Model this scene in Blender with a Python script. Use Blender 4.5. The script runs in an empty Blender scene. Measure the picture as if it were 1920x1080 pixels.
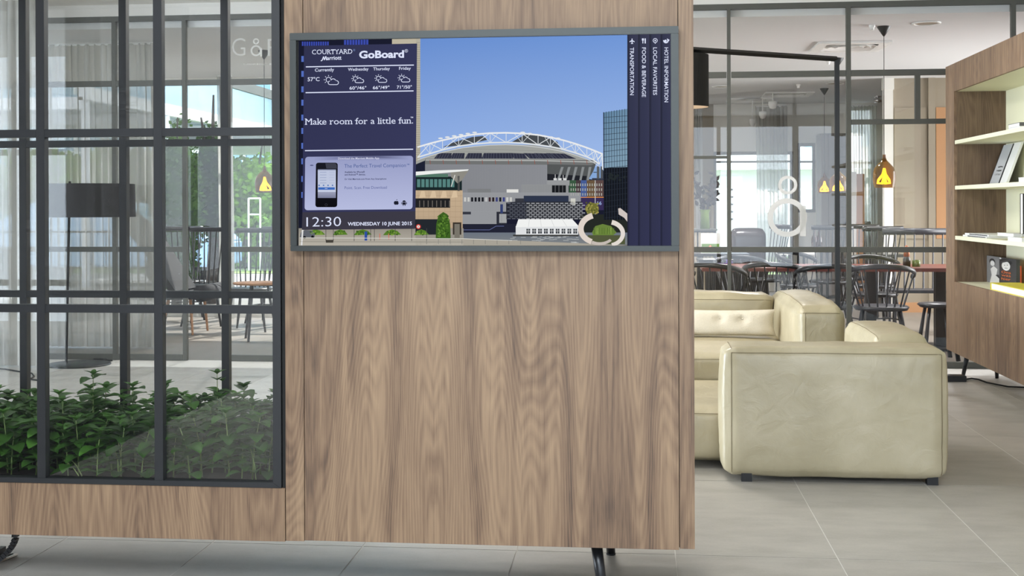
import bpy, bmesh, math, random
from mathutils import Vector, Matrix, noise
random.seed(7)
S = bpy.context.scene
COL = S.collection
# ---------------------------------------------------------------- camera
FPX, PCY, YAW, PITCH, ROLL, H = 2298.24, 389.99, 0.10421, -0.001712, -0.003348, 1.316
_cy, _sy = math.cos(YAW), math.sin(YAW)
_r = Vector((_cy, _sy, 0)); _f0 = Vector((-_sy, _cy, 0)); _u = Vector((0, 0, 1))
_f = _f0*math.cos(PITCH) + _u*math.sin(PITCH); _u = _u*math.cos(PITCH) - _f0*math.sin(PITCH)
RT = _r*math.cos(ROLL) + _u*math.sin(ROLL); UP = -_r*math.sin(ROLL) + _u*math.cos(ROLL); FW = _f
cam_d = bpy.data.cameras.new('camera'); cam = bpy.data.objects.new('camera', cam_d); COL.objects.link(cam)
m = Matrix((( RT.x, UP.x, -FW.x, 0), (RT.y, UP.y, -FW.y, 0), (RT.z, UP.z, -FW.z, H), (0, 0, 0, 1)))
cam.matrix_world = m
cam_d.sensor_width = 36; cam_d.lens = FPX*36/1920; cam_d.shift_y = -(540-PCY)/1920
cam_d.clip_end = 300; cam_d.clip_start = 0.05
S.camera = cam
# ---------------------------------------------------------------- world, sun, lights, exposure
S.view_settings.view_transform = 'Standard'; S.view_settings.look = 'None'
S.view_settings.exposure = 0.0; S.view_settings.gamma = 1; S.view_settings.use_curve_mapping = False
S.cycles.use_denoising = True
S.cycles.max_bounces = 10; S.cycles.diffuse_bounces = 4; S.cycles.transparent_max_bounces = 24
S.cycles.sample_clamp_indirect = 6; S.cycles.caustics_reflective = False; S.cycles.caustics_refractive = False
W = bpy.data.worlds.new('world'); S.world = W; W.use_nodes = True
_b = W.node_tree.nodes['Background']
_b.inputs[0].default_value = (0.78, 0.88, 1.0, 1); _b.inputs[1].default_value = 5.4

def lamp(kind, name, loc, energy, color=(1, 1, 1), size=1.0, size_y=None, aim=None, angle=None):
    d = bpy.data.lights.new(name, kind); d.energy = energy; d.color = color
    if kind == 'AREA':
        d.size = size
        if 'side_window' in name: d.spread = 1.75
        if size_y: d.shape = 'RECTANGLE'; d.size_y = size_y
    if kind in ('POINT', 'SPOT'): d.shadow_soft_size = size
    if kind == 'SUN': d.angle = angle or 0.01
    if kind == 'SPOT': d.spot_size = 2.4; d.spot_blend = 0.6
    o = bpy.data.objects.new(name, d); COL.objects.link(o); o.location = loc
    if aim is not None:
        o.rotation_euler = (Vector(aim)-Vector(loc)).to_track_quat('-Z', 'Y').to_euler()
    return o
# the sun shines in through the street windows of the cafe, towards the camera
lamp('SUN', 'sun', (-8, 30, 20), 12, (1, 0.97, 0.93), aim=(-8-0.25*10, 30-0.75*10, 20-0.78*10), angle=0.012)
# daylight through the glazed front behind the photographer
lamp('AREA', 'front_window_light', (-0.5, -3.6, 1.7), 22, (0.93, 0.97, 1.0), 5.5, 2.6, aim=(-0.5, 4, 1.4))
# daylight from the glazed side of the lounge, far left of the frame
lamp('AREA', 'side_window_light', (-8.8, 5.2, 1.3), 420, (0.82, 0.91, 1.0), 5.2, 2.5, aim=(0, 4.6, 0.7))
lamp('AREA', 'invented_side_window_fill', (6.1, 13.2, 1.6), 190, (0.95, 0.97, 1.0), 4.5, 2.3, aim=(0, 13.2, 1.9))  # added fill for cafe ceiling and walls, no window in this wall
# added fill: unseen areas over the lounge, spots below the cafe ceiling
for x, y, e in ((-0.6, 7.6, 62), (-0.2, 5.7, 14), (-1.2, 9.0, 50)):
    lamp('AREA', 'lounge_fill', (x, y, 3.03), e, (1, 0.96, 0.9), 0.7, 0.7, aim=(x, y, 0))
lamp('AREA', 'front_floor_fill', (-0.8, -0.4, 3.03), 440, (0.86, 0.93, 1.0), 3.4, 2.2, aim=(-0.8, -0.4, 0))  # added overhead fill, brightens the front floor mirrored in the panes
lamp('AREA', 'lounge_fill', (-0.6, 2.9, 3.03), 12, (0.94, 0.97, 1.0), 2.4, 0.8, aim=(-0.6, 2.9, 0))  # added fill over the floor before the divider
for x, y in ((1.2, 11.6), (2.9, 13.0), (1.4, 14.6), (0.4, 16.8), (4.6, 12.4), (-0.4, 13.5), (-3.9, 12.0)):
    lamp('SPOT', 'cafe_fill_spot', (x, y, 2.80), 220, (0.97, 0.96, 0.98), 0.05, aim=(x, y, 0))  # spots added to brighten the cafe, without fittings

# ---------------------------------------------------------------- projection helpers: a point of the photograph on a plane of the room
def ray(x, y): return FW + RT*((x-960)/FPX) - UP*((y-PCY)/FPX)
def P(x, y, Y):
    d = ray(x, y); return d*(Y/d.y) + Vector((0, 0, H))
def PX(x, y, X):
    d = ray(x, y); return d*(X/d.x) + Vector((0, 0, H))
def PZ(x, y, z):
    d = ray(x, y); return d*((z-H)/d.z) + Vector((0, 0, H))
# ---------------------------------------------------------------- materials
def lin(c):
    return tuple(((v/255)/12.92 if v/255 <= 0.04045 else ((v/255+0.055)/1.055)**2.4) for v in c)
MATS = {}
def new_mat(name):
    m = bpy.data.materials.new(name); m.use_nodes = True
    nt = m.node_tree; b = nt.nodes['Principled BSDF']; MATS[name] = m
    return m, nt, b
def N(nt, t, **kw):
    n = nt.nodes.new(t)
    for k, v in kw.items():
        if hasattr(n, k): setattr(n, k, v)
    return n
def plain(name, c, rough=0.5, metal=0.0, var=0.06, scale=14, bump=0.0, spec=0.5, stretch=(1, 1, 1), coat=0):
    m, nt, b = new_mat(name)
    c = lin(c)
    tc = N(nt, 'ShaderNodeTexCoord'); mp = N(nt, 'ShaderNodeMapping'); mp.inputs['Scale'].default_value = stretch
    nz = N(nt, 'ShaderNodeTexNoise'); nz.inputs['Scale'].default_value = scale; nz.inputs['Detail'].default_value = 5
    mx = N(nt, 'ShaderNodeMix', data_type='RGBA')
    nt.links.new(tc.outputs['Object'], mp.inputs[0]); nt.links.new(mp.outputs[0], nz.inputs['Vector'])
    nt.links.new(nz.outputs['Fac'], mx.inputs['Factor'])
    mx.inputs['A'].default_value = tuple(max(0, v*(1-var*2)) for v in c)+(1,)
    mx.inputs['B'].default_value = tuple(min(1, v*(1+var*2)) for v in c)+(1,)
    nt.links.new(mx.outputs['Result'], b.inputs['Base Color'])
    b.inputs['Roughness'].default_value = rough; b.inputs['Metallic'].default_value = metal
    b.inputs['Specular IOR Level'].default_value = spec; b.inputs['Coat Weight'].default_value = coat
    if bump:
        bp = N(nt, 'ShaderNodeBump'); bp.inputs['Strength'].default_value = bump; bp.inputs['Distance'].default_value = 0.004
        nt.links.new(nz.outputs['Fac'], bp.inputs['Height']); nt.links.new(bp.outputs[0], b.inputs['Normal'])
    return m
def ramp(nt, stops):
    r = N(nt, 'ShaderNodeValToRGB')
    e = r.color_ramp.elements
    e[0].position, e[0].color = stops[0][0], lin(stops[0][1])+(1,)
    e[1].position, e[1].color = stops[-1][0], lin(stops[-1][1])+(1,)
    for p, c in stops[1:-1]:
        k = e.new(p); k.color = lin(c)+(1,)
    return r
def walnut(name, tone=1.0, seed=0.0, seam=0.0, leafw=0.29, axis=0):
    """book-matched veneer: the figure is mirrored at every leaf joint"""
    m, nt, b = new_mat(name); L = nt.links.new
    def mth(op, a, b_=None, c=None):
        n = N(nt, 'ShaderNodeMath', operation=op)
        for k, v in enumerate((a, b_, c)):
            if v is None: continue
            if isinstance(v, (int, float)): n.inputs[k].default_value = v
            else: L(v, n.inputs[k])
        return n.outputs[0]
    tc = N(nt, 'ShaderNodeTexCoord'); sp = N(nt, 'ShaderNodeSeparateXYZ'); L(tc.outputs['Object'], sp.inputs[0])
    across = sp.outputs[axis]; along = sp.outputs[2]; other = sp.outputs[1-axis]
    px = mth('PINGPONG', mth('ADD', across, 10*leafw-seam), leafw)
    pair = mth('FLOOR', mth('DIVIDE', mth('ADD', across, 10*leafw-seam+0.0), 2*leafw))
    def vec(sx, sz, off):
        c = N(nt, 'ShaderNodeCombineXYZ'); L(mth('MULTIPLY_ADD', px, sx, off), c.inputs[0]); L(mth('MULTIPLY_ADD', pair, 3.37, mth('MULTIPLY', other, 0.2)), c.inputs[1]); L(mth('MULTIPLY_ADD', along, sz, off*1.3), c.inputs[2]); return c.outputs[0]
    def noi(v, sc, det, ro=0.5, dist=0.0):
        n = N(nt, 'ShaderNodeTexNoise'); n.inputs['Scale'].default_value = sc; n.inputs['Detail'].default_value = det; n.inputs['Roughness'].default_value = ro; n.inputs['Distortion'].default_value = dist
        L(v, n.inputs['Vector']); return n.outputs['Fac']
    fig = noi(vec(1.0, 0.10, seed), 3.6, 1.8, 0.45, 0.1)
    wob = noi(vec(1.0, 0.16, seed+3), 22, 3, 0.55)
    rings = mth('PINGPONG', mth('MULTIPLY_ADD', fig, 9.0, mth('MULTIPLY', wob, 1.5)), 1.0)
    thin = mth('POWER', mth('SUBTRACT', 1.0, rings), 3.5)                     # dark late-wood lines
    fine = mth('PINGPONG', mth('MULTIPLY', fig, 110.0), 1.0)
    c2 = N(nt, 'ShaderNodeCombineXYZ'); L(across, c2.inputs[0]); L(mth('MULTIPLY', along, 0.022), c2.inputs[2]); L(other, c2.inputs[1])
    pores = noi(c2.outputs[0], 330, 3, 0.6)
    streak = noi(vec(1.0, 0.035, seed+7), 30, 3, 0.55)
    broad = noi(vec(1.0, 0.25, seed+9), 3.0, 2)
    v = mth('MULTIPLY_ADD', streak, 0.46, mth('MULTIPLY_ADD', pores, 0.42, -0.27))
    v = mth('MULTIPLY_ADD', broad, 0.28, v)
    v = mth('ADD', mth('MULTIPLY_ADD', fine, 0.12, v), 0.055)
    v = mth('MULTIPLY_ADD', thin, -0.14, v)
    t = tone
    cr = ramp(nt, [(0.08, tuple(q*t for q in (72, 58, 50))), (0.33, tuple(q*t for q in (128, 103, 82))), (0.55, tuple(q*t for q in (158, 131, 104))), (0.85, tuple(q*t for q in (192, 164, 128)))])
    L(v, cr.inputs[0]); L(cr.outputs[0], b.inputs['Base Color'])
    b.inputs['Roughness'].default_value = 0.45; b.inputs['Specular IOR Level'].default_value = 0.3
    bp = N(nt, 'ShaderNodeBump'); bp.inputs['Strength'].default_value = 0.15; bp.inputs['Distance'].default_value = 0.0008
    L(pores, bp.inputs['Height']); L(bp.outputs[0], b.inputs['Normal'])
    return m
walnut('walnut', 0.90, seed=1.3, seam=0.43); walnut('walnut_side', 0.90, seed=3.1, leafw=0.4); walnut('walnut_case', 0.96, seed=7.7, axis=1); walnut('walnut_inner', 0.74, seed=11.3)
plain('steel', (34, 35, 37), 0.45, 0.2, 0.05, 20); plain('partition_steel', (84, 84, 78), 0.5, 0.2, 0.03)
plain('black_metal', (24, 24, 25), 0.4, 0.3, 0.05); plain('black_gap', (12, 11, 10), 0.8)
plain('bezel', (52, 55, 54), 0.38, 0.55, 0.03, 30); plain('leg_black', (30, 31, 34), 0.33, 0.2)
plain('cream', (226, 224, 196), 0.55, 0, 0.02, 4); plain('white_paint', (232, 230, 222), 0.7, 0, 0.01, 3)
plain('ceiling_white', (226, 223, 218), 0.9, 0, 0.01, 3); plain('cafe_ceiling', (214, 215, 215), 0.9, 0, 0.015, 2)
plain('beige_panel', (152, 142, 124), 0.7, 0, 0.02, 3); plain('cupboard_grey', (132, 128, 124), 0.6); plain('orange_wall', (184, 140, 100), 0.8, 0, 0.03, 2)
plain('grout', (206, 204, 198), 0.9, 0, 0.04, 30); plain('dark_wall', (34, 33, 36), 0.8, 0, 0.05)
plain('cafe_floor', (128, 121, 112), 0.42, 0, 0.10, 9, stretch=(1, 0.15, 1))
plain('soil', (36, 26, 18), 0.95, 0, 0.25, 60, 0.6); plain('table_black', (40, 38, 38), 0.3, 0, 0.05)
plain('table_red', (112, 52, 42), 0.32, 0, 0.08, 12, stretch=(0.2, 1, 1)); plain('chair_black', (20, 20, 23), 0.34, 0, 0.05)
plain('chair_grey', (48, 50, 56), 0.36, 0, 0.05); plain('wood_light', (176, 128, 88), 0.5, 0, 0.12, 18, stretch=(1, 1, 0.1))
plain('fabric_dark', (22, 22, 25), 0.9, 0, 0.1, 80, 0.3); plain('fabric_shade', (26, 24, 24), 0.95, 0, 0.06, 120, 0.2)
plain('paper', (232, 230, 222), 0.8, 0, 0.03, 60); plain('book_grey', (182, 184, 186), 0.5, 0, 0.03); plain('book_black', (28, 28, 30), 0.5)
plain('book_white', (226, 226, 224), 0.5, 0, 0.02); plain('book_yellow', (214, 200, 60), 0.5, 0, 0.04); plain('book_orange', (232, 98, 44), 0.5, 0, 0.05)
plain('photo_dark', (50, 50, 52), 0.4); plain('photo_mid', (120, 120, 120), 0.4, 0, 0.1, 40); plain('photo_light', (206, 204, 200), 0.4, 0, 0.05, 40)
plain('ink_orange', (222, 110, 50), 0.5); plain('ink_black', (20, 20, 20), 0.5); plain('ink_grey', (90, 90, 92), 0.5)
plain('white_plastic', (235, 235, 232), 0.35, 0, 0.01); plain('chrome', (200, 200, 200), 0.15, 1.0, 0.01)
plain('bark', (52, 42, 34), 0.95, 0, 0.2, 30, 0.8, stretch=(1, 1, 0.2)); plain('lawn', (126, 152, 88), 0.95, 0, 0.15, 40)
plain('road', (150, 150, 150), 0.9, 0, 0.05, 10); plain('terrace', (196, 190, 180), 0.85, 0, 0.05, 8)
plain('facade_white', (225, 226, 228), 0.8, 0, 0.03, 2); plain('facade_glass', (110, 150, 168), 0.12, 0.3, 0.25, 1.2)
plain('car_blue', (140, 176, 206), 0.25, 0.3, 0.03, coat=0.6); plain('car_glass', (40, 50, 60), 0.1); plain('rubber', (20, 20, 20), 0.9)
plain('brown_glass', (44, 22, 14), 0.15, 0, 0.1); plain('green_glass', (110, 130, 70), 0.2); plain('red_pot', (190, 70, 40), 0.5)
plain('blue_cloth', (70, 90, 130), 0.9, 0, 0.1); plain('purple_cloth', (96, 70, 150), 0.9); plain('gold', (236, 170, 40), 0.5)
plain('copper', (150, 84, 54), 0.3, 0.7)
def leafmat(name, c1, c2):
    m, nt, b = new_mat(name)
    oi = N(nt, 'ShaderNodeObjectInfo'); tc = N(nt, 'ShaderNodeTexCoord'); nz = N(nt, 'ShaderNodeTexNoise'); nz.inputs['Scale'].default_value = 9
    nt.links.new(tc.outputs['Object'], nz.inputs['Vector'])
    ad = N(nt, 'ShaderNodeMath', operation='MULTIPLY_ADD'); ad.inputs[1].default_value = 0.5
    nt.links.new(oi.outputs['Random'], ad.inputs[0]); nt.links.new(nz.outputs['Fac'], ad.inputs[2])
    r = ramp(nt, [(0.3, c1), (1.0, c2)]); nt.links.new(ad.outputs[0], r.inputs[0]); nt.links.new(r.outputs[0], b.inputs['Base Color'])
    b.inputs['Roughness'].default_value = 0.45 if name == 'mint' else 0.9; b.inputs['Specular IOR Level'].default_value = 0.4 if name == 'mint' else 0.05
    tr = N(nt, 'ShaderNodeBsdfTranslucent'); mx = N(nt, 'ShaderNodeMixShader'); mx.inputs[0].default_value = 0.3
    nt.links.new(r.outputs[0], tr.inputs[0]); nt.links.new(b.outputs[0], mx.inputs[1]); nt.links.new(tr.outputs[0], mx.inputs[2])
    nt.links.new(mx.outputs[0], nt.nodes['Material Output'].inputs[0]); return m
leafmat('mint', (26, 54, 20), (78, 126, 48)); leafmat('tree_dark', (20, 36, 12), (58, 88, 26)); leafmat('tree_light', (70, 116, 30), (134, 176, 56)); leafmat('hedge_green', (60, 100, 40), (120, 160, 70))
plain('stem_green', (110, 128, 72), 0.6); plain('dry_flower', (34, 22, 22), 0.9)
def tilemat():
    m, nt, b = new_mat('tile')
    L = nt.links.new
    tc = N(nt, 'ShaderNodeTexCoord'); oi = N(nt, 'ShaderNodeObjectInfo')
    va = N(nt, 'ShaderNodeVectorMath', operation='ADD'); L(tc.outputs['Object'], va.inputs[0])
    cx = N(nt, 'ShaderNodeVectorMath', operation='SCALE'); L(oi.outputs['Location'], cx.inputs[0]); cx.inputs['Scale'].default_value = 1.37
    L(cx.outputs[0], va.inputs[1])
    n = N(nt, 'ShaderNodeTexNoise'); n.inputs['Scale'].default_value = 3.5; n.inputs['Detail'].default_value = 7; n.inputs['Roughness'].default_value = 0.6
    mp = N(nt, 'ShaderNodeMapping'); mp.inputs['Scale'].default_value = (1, 2.2, 1); L(va.outputs[0], mp.inputs[0]); L(mp.outputs[0], n.inputs['Vector'])
    n2 = N(nt, 'ShaderNodeTexNoise'); n2.inputs['Scale'].default_value = 90; n2.inputs['Detail'].default_value = 3; L(va.outputs[0], n2.inputs['Vector'])
    a = N(nt, 'ShaderNodeMath', operation='MULTIPLY_ADD'); a.inputs[1].default_value = 0.25; L(n2.outputs['Fac'], a.inputs[0]); L(n.outputs['Fac'], a.inputs[2])
    r = ramp(nt, [(0.35, (146, 142, 134)), (0.62, (160, 156, 149)), (0.9, (172, 168, 160))]); L(a.outputs[0], r.inputs[0]); L(r.outputs[0], b.inputs['Base Color'])
    b.inputs['Roughness'].default_value = 0.38; b.inputs['Specular IOR Level'].default_value = 0.45
tilemat()
def leather():
    m, nt, b = new_mat('leather'); L = nt.links.new
    tc = N(nt, 'ShaderNodeTexCoord')
    n = N(nt, 'ShaderNodeTexNoise'); n.inputs['Scale'].default_value = 3.2; n.inputs['Detail'].default_value = 5; L(tc.outputs['Object'], n.inputs['Vector'])
    r = ramp(nt, [(0.3, (156, 146, 119)), (0.52, (170, 160, 133)), (0.75, (182, 172, 147))]); L(n.outputs['Fac'], r.inputs[0]); L(r.outputs[0], b.inputs['Base Color'])
    v = N(nt, 'ShaderNodeTexVoronoi'); v.inputs['Scale'].default_value = 260; L(tc.outputs['Object'], v.inputs['Vector'])
    w = N(nt, 'ShaderNodeTexNoise'); w.inputs['Scale'].default_value = 9; w.inputs['Detail'].default_value = 4; w.inputs['Distortion'].default_value = 1.2; L(tc.outputs['Object'], w.inputs['Vector'])
    b1 = N(nt, 'ShaderNodeBump'); b1.inputs['Strength'].default_value = 0.15; b1.inputs['Distance'].default_value = 0.001; L(v.outputs['Distance'], b1.inputs['Height'])
    b2 = N(nt, 'ShaderNodeBump'); b2.inputs['Strength'].default_value = 0.35; b2.inputs['Distance'].default_value = 0.012; L(w.outputs['Fac'], b2.inputs['Height']); L(b1.outputs[0], b2.inputs['Normal'])
    L(b2.outputs[0], b.inputs['Normal']); b.inputs['Roughness'].default_value = 0.36; b.inputs['Specular IOR Level'].default_value = 0.5
leather()
plain('linen', (206, 198, 180), 0.95, 0, 0.06, 160, 0.5); plain('seam', (112, 100, 74), 0.8)
def glass(name, tint=(0.93, 0.96, 0.95), base=0.05, haze=0.0):
    m, nt, b = new_mat(name); nt.nodes.remove(b); L = nt.links.new
    lw = N(nt, 'ShaderNodeLayerWeight'); lw.inputs[0].default_value = 0.5
    pw = N(nt, 'ShaderNodeMath', operation='POWER'); pw.inputs[1].default_value = 5; L(lw.outputs['Facing'], pw.inputs[0])
    ad = N(nt, 'ShaderNodeMath', operation='MULTIPLY_ADD'); ad.inputs[1].default_value = 0.9; ad.inputs[2].default_value = base; L(pw.outputs[0], ad.inputs[0])
    t = N(nt, 'ShaderNodeBsdfTransparent'); t.inputs[0].default_value = tint+(1,)
    g = N(nt, 'ShaderNodeBsdfGlossy'); g.inputs['Roughness'].default_value = 0.0
    mx = N(nt, 'ShaderNodeMixShader'); L(ad.outputs[0], mx.inputs[0]); L(t.outputs[0], mx.inputs[1]); L(g.outputs[0], mx.inputs[2])
    out = mx
    if haze:
        d = N(nt, 'ShaderNodeBsdfDiffuse'); d.inputs[0].default_value = (0.8, 0.84, 0.85, 1)
        m2 = N(nt, 'ShaderNodeMixShader'); m2.inputs[0].default_value = haze; L(mx.outputs[0], m2.inputs[1]); L(d.outputs[0], m2.inputs[2]); out = m2
    L(out.outputs[0], nt.nodes['Material Output'].inputs[0]); return m
glass('glass', (0.985, 0.99, 0.988), base=0.066); glass('window_glass', (0.99, 0.99, 0.99), base=0.03); glass('partition_glass', (0.985, 0.985, 0.98), 0.034, 0.0)
def amber():
    m, nt, b = new_mat('amber_glass'); nt.nodes.remove(b); L = nt.links.new
    lw = N(nt, 'ShaderNodeLayerWeight'); lw.inputs[0].default_value = 0.35
    t = N(nt, 'ShaderNodeBsdfTransparent'); t.inputs[0].default_value = lin((200, 156, 42))+(1,)
    g = N(nt, 'ShaderNodeBsdfPrincipled'); g.inputs['Base Color'].default_value = lin((104, 80, 6))+(1,); g.inputs['Roughness'].default_value = 0.08
    mu = N(nt, 'ShaderNodeMath', operation='MULTIPLY_ADD'); mu.inputs[1].default_value = 0.8; mu.inputs[2].default_value = 0.12; L(lw.outputs['Facing'], mu.inputs[0])
    mx = N(nt, 'ShaderNodeMixShader'); L(mu.outputs[0], mx.inputs[0]); L(t.outputs[0], mx.inputs[1]); L(g.outputs[0], mx.inputs[2])
    L(mx.outputs[0], nt.nodes['Material Output'].inputs[0])
amber()
def sheer(name, c, op):
    m, nt, b = new_mat(name); nt.nodes.remove(b); L = nt.links.new
    t = N(nt, 'ShaderNodeBsdfTransparent'); d = N(nt, 'ShaderNodeBsdfDiffuse'); tr = N(nt, 'ShaderNodeBsdfTranslucent')
    d.inputs[0].default_value = lin(c)+(1,); tr.inputs[0].default_value = lin(c)+(1,)
    a = N(nt, 'ShaderNodeMixShader'); a.inputs[0].default_value = 0.55; L(d.outputs[0], a.inputs[1]); L(tr.outputs[0], a.inputs[2])
    mx = N(nt, 'ShaderNodeMixShader'); mx.inputs[0].default_value = op; L(t.outputs[0], mx.inputs[1]); L(a.outputs[0], mx.inputs[2])
    L(mx.outputs[0], nt.nodes['Material Output'].inputs[0])
sheer('sheer', (200, 199, 194), 0.82); sheer('frosted_print', (226, 226, 224), 0.86); sheer('faint_print', (244, 244, 242), 0.8)
def emit(name, c, s):
    m, nt, b = new_mat(name); nt.nodes.remove(b)
    e = N(nt, 'ShaderNodeEmission'); e.inputs[0].default_value = lin(c)+(1,); e.inputs[1].default_value = s
    nt.links.new(e.outputs[0], nt.nodes['Material Output'].inputs[0])
emit('bulb_glow', (255, 206, 90), 12.0); emit('diffuser_glow', (255, 244, 226), 2.2); emit('shade_glow', (255, 220, 180), 0.7)
def screenmat():
    m, nt, b = new_mat('screen_light'); nt.nodes.remove(b)
    at = N(nt, 'ShaderNodeAttribute', attribute_name='Col'); e = N(nt, 'ShaderNodeEmission'); e.inputs[1].default_value = 1.0
    nt.links.new(at.outputs['Color'], e.inputs[0]); nt.links.new(e.outputs[0], nt.nodes['Material Output'].inputs[0])
screenmat()
# ---------------------------------------------------------------- object helpers
WORLD = {}
def thing(name, label, cat, loc=(0, 0, 0), group=None):
    o = bpy.data.objects.new(name, None); COL.objects.link(o); o.location = loc; o.empty_display_size = 0.1
    o['label'] = label; o['category'] = cat
    if group: o['group'] = group
    WORLD[o.name] = Vector(loc); return o
def wpos(o):
    return WORLD.get(o.name, Vector((0, 0, 0))) if o else Vector((0, 0, 0))
class MB:
    def __init__(s): s.v = []; s.f = []
    def poly(s, pts):
        k = len(s.v); s.v += [Vector(p) for p in pts]; s.f.append(tuple(range(k, k+len(pts)))); return s
    def box(s, a, b, bev=0.0):
        x0, x1 = sorted((a[0], b[0])); y0, y1 = sorted((a[1], b[1])); z0, z1 = sorted((a[2], b[2]))
        k = len(s.v)
        s.v += [Vector(p) for p in ((x0, y0, z0), (x1, y0, z0), (x1, y1, z0), (x0, y1, z0), (x0, y0, z1), (x1, y0, z1), (x1, y1, z1), (x0, y1, z1))]
        s.f += [tuple(k+i for i in q) for q in ((0, 3, 2, 1), (4, 5, 6, 7), (0, 1, 5, 4), (1, 2, 6, 5), (2, 3, 7, 6), (3, 0, 4, 7))]
        return s
    def tube(s, pts, r, n=8, caps=True, flat=1.0):
        pts = [Vector(p) for p in pts]; rs = r if isinstance(r, (list, tuple)) else [r]*len(pts)
        k = len(s.v); ref = None
        for i, p in enumerate(pts):
            t = (pts[min(i+1, len(pts)-1)] - pts[max(i-1, 0)]).normalized()
            if ref is None: ref = Vector((0, 0, 1)) if abs(t.z) < 0.9 else Vector((1, 0, 0))
            a = t.cross(ref).normalized(); b = a.cross(t).normalized(); ref = b
            for j in range(n):
                an = 2*math.pi*j/n; s.v.append(p + a*math.cos(an)*rs[i] + b*math.sin(an)*rs[i]*flat)
        for i in range(len(pts)-1):
            for j in range(n):
                q = (j+1) % n; s.f.append((k+i*n+j, k+i*n+q, k+(i+1)*n+q, k+(i+1)*n+j))
        if caps:
            s.f.append(tuple(k+j for j in range(n))[::-1]); s.f.append(tuple(k+(len(pts)-1)*n+j for j in range(n)))
        return s
    def lathe(s, c, prof, n=24):
        c = Vector(c); k = len(s.v)
        for r, z in prof:
            for j in range(n):
                an = 2*math.pi*j/n; s.v.append(c+Vector((r*math.cos(an), r*math.sin(an), z)))
        for i in range(len(prof)-1):
            for j in range(n):
                q = (j+1) % n; s.f.append((k+i*n+j, k+i*n+q, k+(i+1)*n+q, k+(i+1)*n+j))
        return s
    def disc(s, c, r, n=24, up=True):
        pts = [(c[0]+r*math.cos(2*math.pi*j/n), c[1]+r*math.sin(2*math.pi*j/n), c[2]) for j in range(n)]
        return s.poly(pts if up else pts[::-1])
    def build(s, name, mat, parent=None, smooth=False, bevel=0.0, origin=None):
        off = wpos(parent) if origin is None else Vector(origin)
        me = bpy.data.meshes.new(name); me.from_pydata([v-off for v in s.v], [], s.f)
        me.materials.append(MATS[mat]); me.update()
        if smooth: me.shade_smooth()
        if bevel:
            bm = bmesh.new(); bm.from_mesh(me); bmesh.ops.remove_doubles(bm, verts=bm.verts, dist=1e-6)
            bmesh.ops.bevel(bm, geom=[e for e in bm.edges if e.is_manifold and e.calc_face_angle(0) > 0.5], offset=bevel, segments=2, affect='EDGES', clamp_overlap=True)
            bm.to_mesh(me); bm.free()
        o = bpy.data.objects.new(name, me); COL.objects.link(o)
        if parent: o.parent = parent; WORLD[o.name] = wpos(parent)
        else: o.location = off; WORLD[o.name] = Vector(off)
        if origin is not None and parent: o.location = off - wpos(parent)
        return o
def struct(o): o['kind'] = 'structure'; return o
def tag(o, label, cat, group=None):
    o['label'] = label; o['category'] = cat
    if group: o['group'] = group
    return o
def copy_tree(o, parent=None):
    c = o.copy(); COL.objects.link(c); c.parent = parent
    for ch in list(o.children): copy_tree(ch, c)
    return c
def place(src, loc, rz=0, label=None, group=None, sc=1.0, first=False):
    c = src if first else copy_tree(src)
    c.location = loc; c.rotation_euler = (0, 0, rz); c.scale = (sc,)*3
    if label: c['label'] = label
    if group: c['group'] = group
    return c
BX = lambda a, b: MB().box(a, b)
def ring(c, r0, r1, n=40, a0=0, a1=2*math.pi, y0=0, y1=0.003, sx=1.0):
    """flat ring in an XZ plane at y0 to y1"""
    mb = MB(); k = 0
    closed = abs(a1-a0-2*math.pi) < 1e-6
    m_ = n if closed else n+1
    for y in (y0, y1):
        for r in (r0, r1):
            for j in range(m_):
                a = a0+(a1-a0)*j/n; mb.v.append(Vector((c[0]+sx*r*math.cos(a), y, c[1]+r*math.sin(a))))
    for j in range(n):
        q = (j+1) % m_
        A, B, C_, D_ = 0, m_, 2*m_, 3*m_
        mb.f += [(A+j, B+j, B+q, A+q), (C_+j, C_+q, D_+q, D_+j), (B+j, D_+j, D_+q, B+q), (A+q, C_+q, C_+j, A+j)]
    return mb
# ---------------------------------------------------------------- text
_tc = {}
def glyphs(s, bold=0.0):
    key = (s, bold)
    if key in _tc: return _tc[key]
    cu = bpy.data.curves.new('t', 'FONT'); cu.body = s; cu.offset = bold; cu.resolution_u = 3; cu.fill_mode = 'FRONT'
    o = bpy.data.objects.new('t', cu); COL.objects.link(o)
    dg = bpy.context.evaluated_depsgraph_get(); dg.update()
    me = bpy.data.meshes.new_from_object(o.evaluated_get(dg))
    v = [(p.co.x, p.co.y) for p in me.vertices]; f = [tuple(p.vertices) for p in me.polygons]
    bpy.data.objects.remove(o); bpy.data.curves.remove(cu); bpy.data.meshes.remove(me)
    _tc[key] = (v, f); return v, f
def slabs(v, f):
    """slab serifs on the flat ends of the strokes"""
    from collections import Counter
    ec = Counter()
    for p in f:
        for i in range(len(p)): ec[tuple(sorted((p[i], p[(i+1) % len(p)])))] += 1
    top = max(y for _, y in v); out = []
    for (a, b), n in ec.items():
        if n != 1: continue
        (x0, y0), (x1, y1) = v[a], v[b]
        if abs(y0-y1) > 0.004: continue
        w = abs(x1-x0)
        if w > 0.26 or w < 0.05: continue
        xl, xr = min(x0, x1), max(x0, x1)
        if abs(y0) < 0.02: out.append((xl-0.06, y0-0.01, xr+0.06, y0+0.06))
        elif y0 > top*0.6: out.append((xl-0.07, y0-0.06, xr+(0.04 if y0 > top*0.9 and False else 0.0), y0+0.005))
    return out
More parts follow.
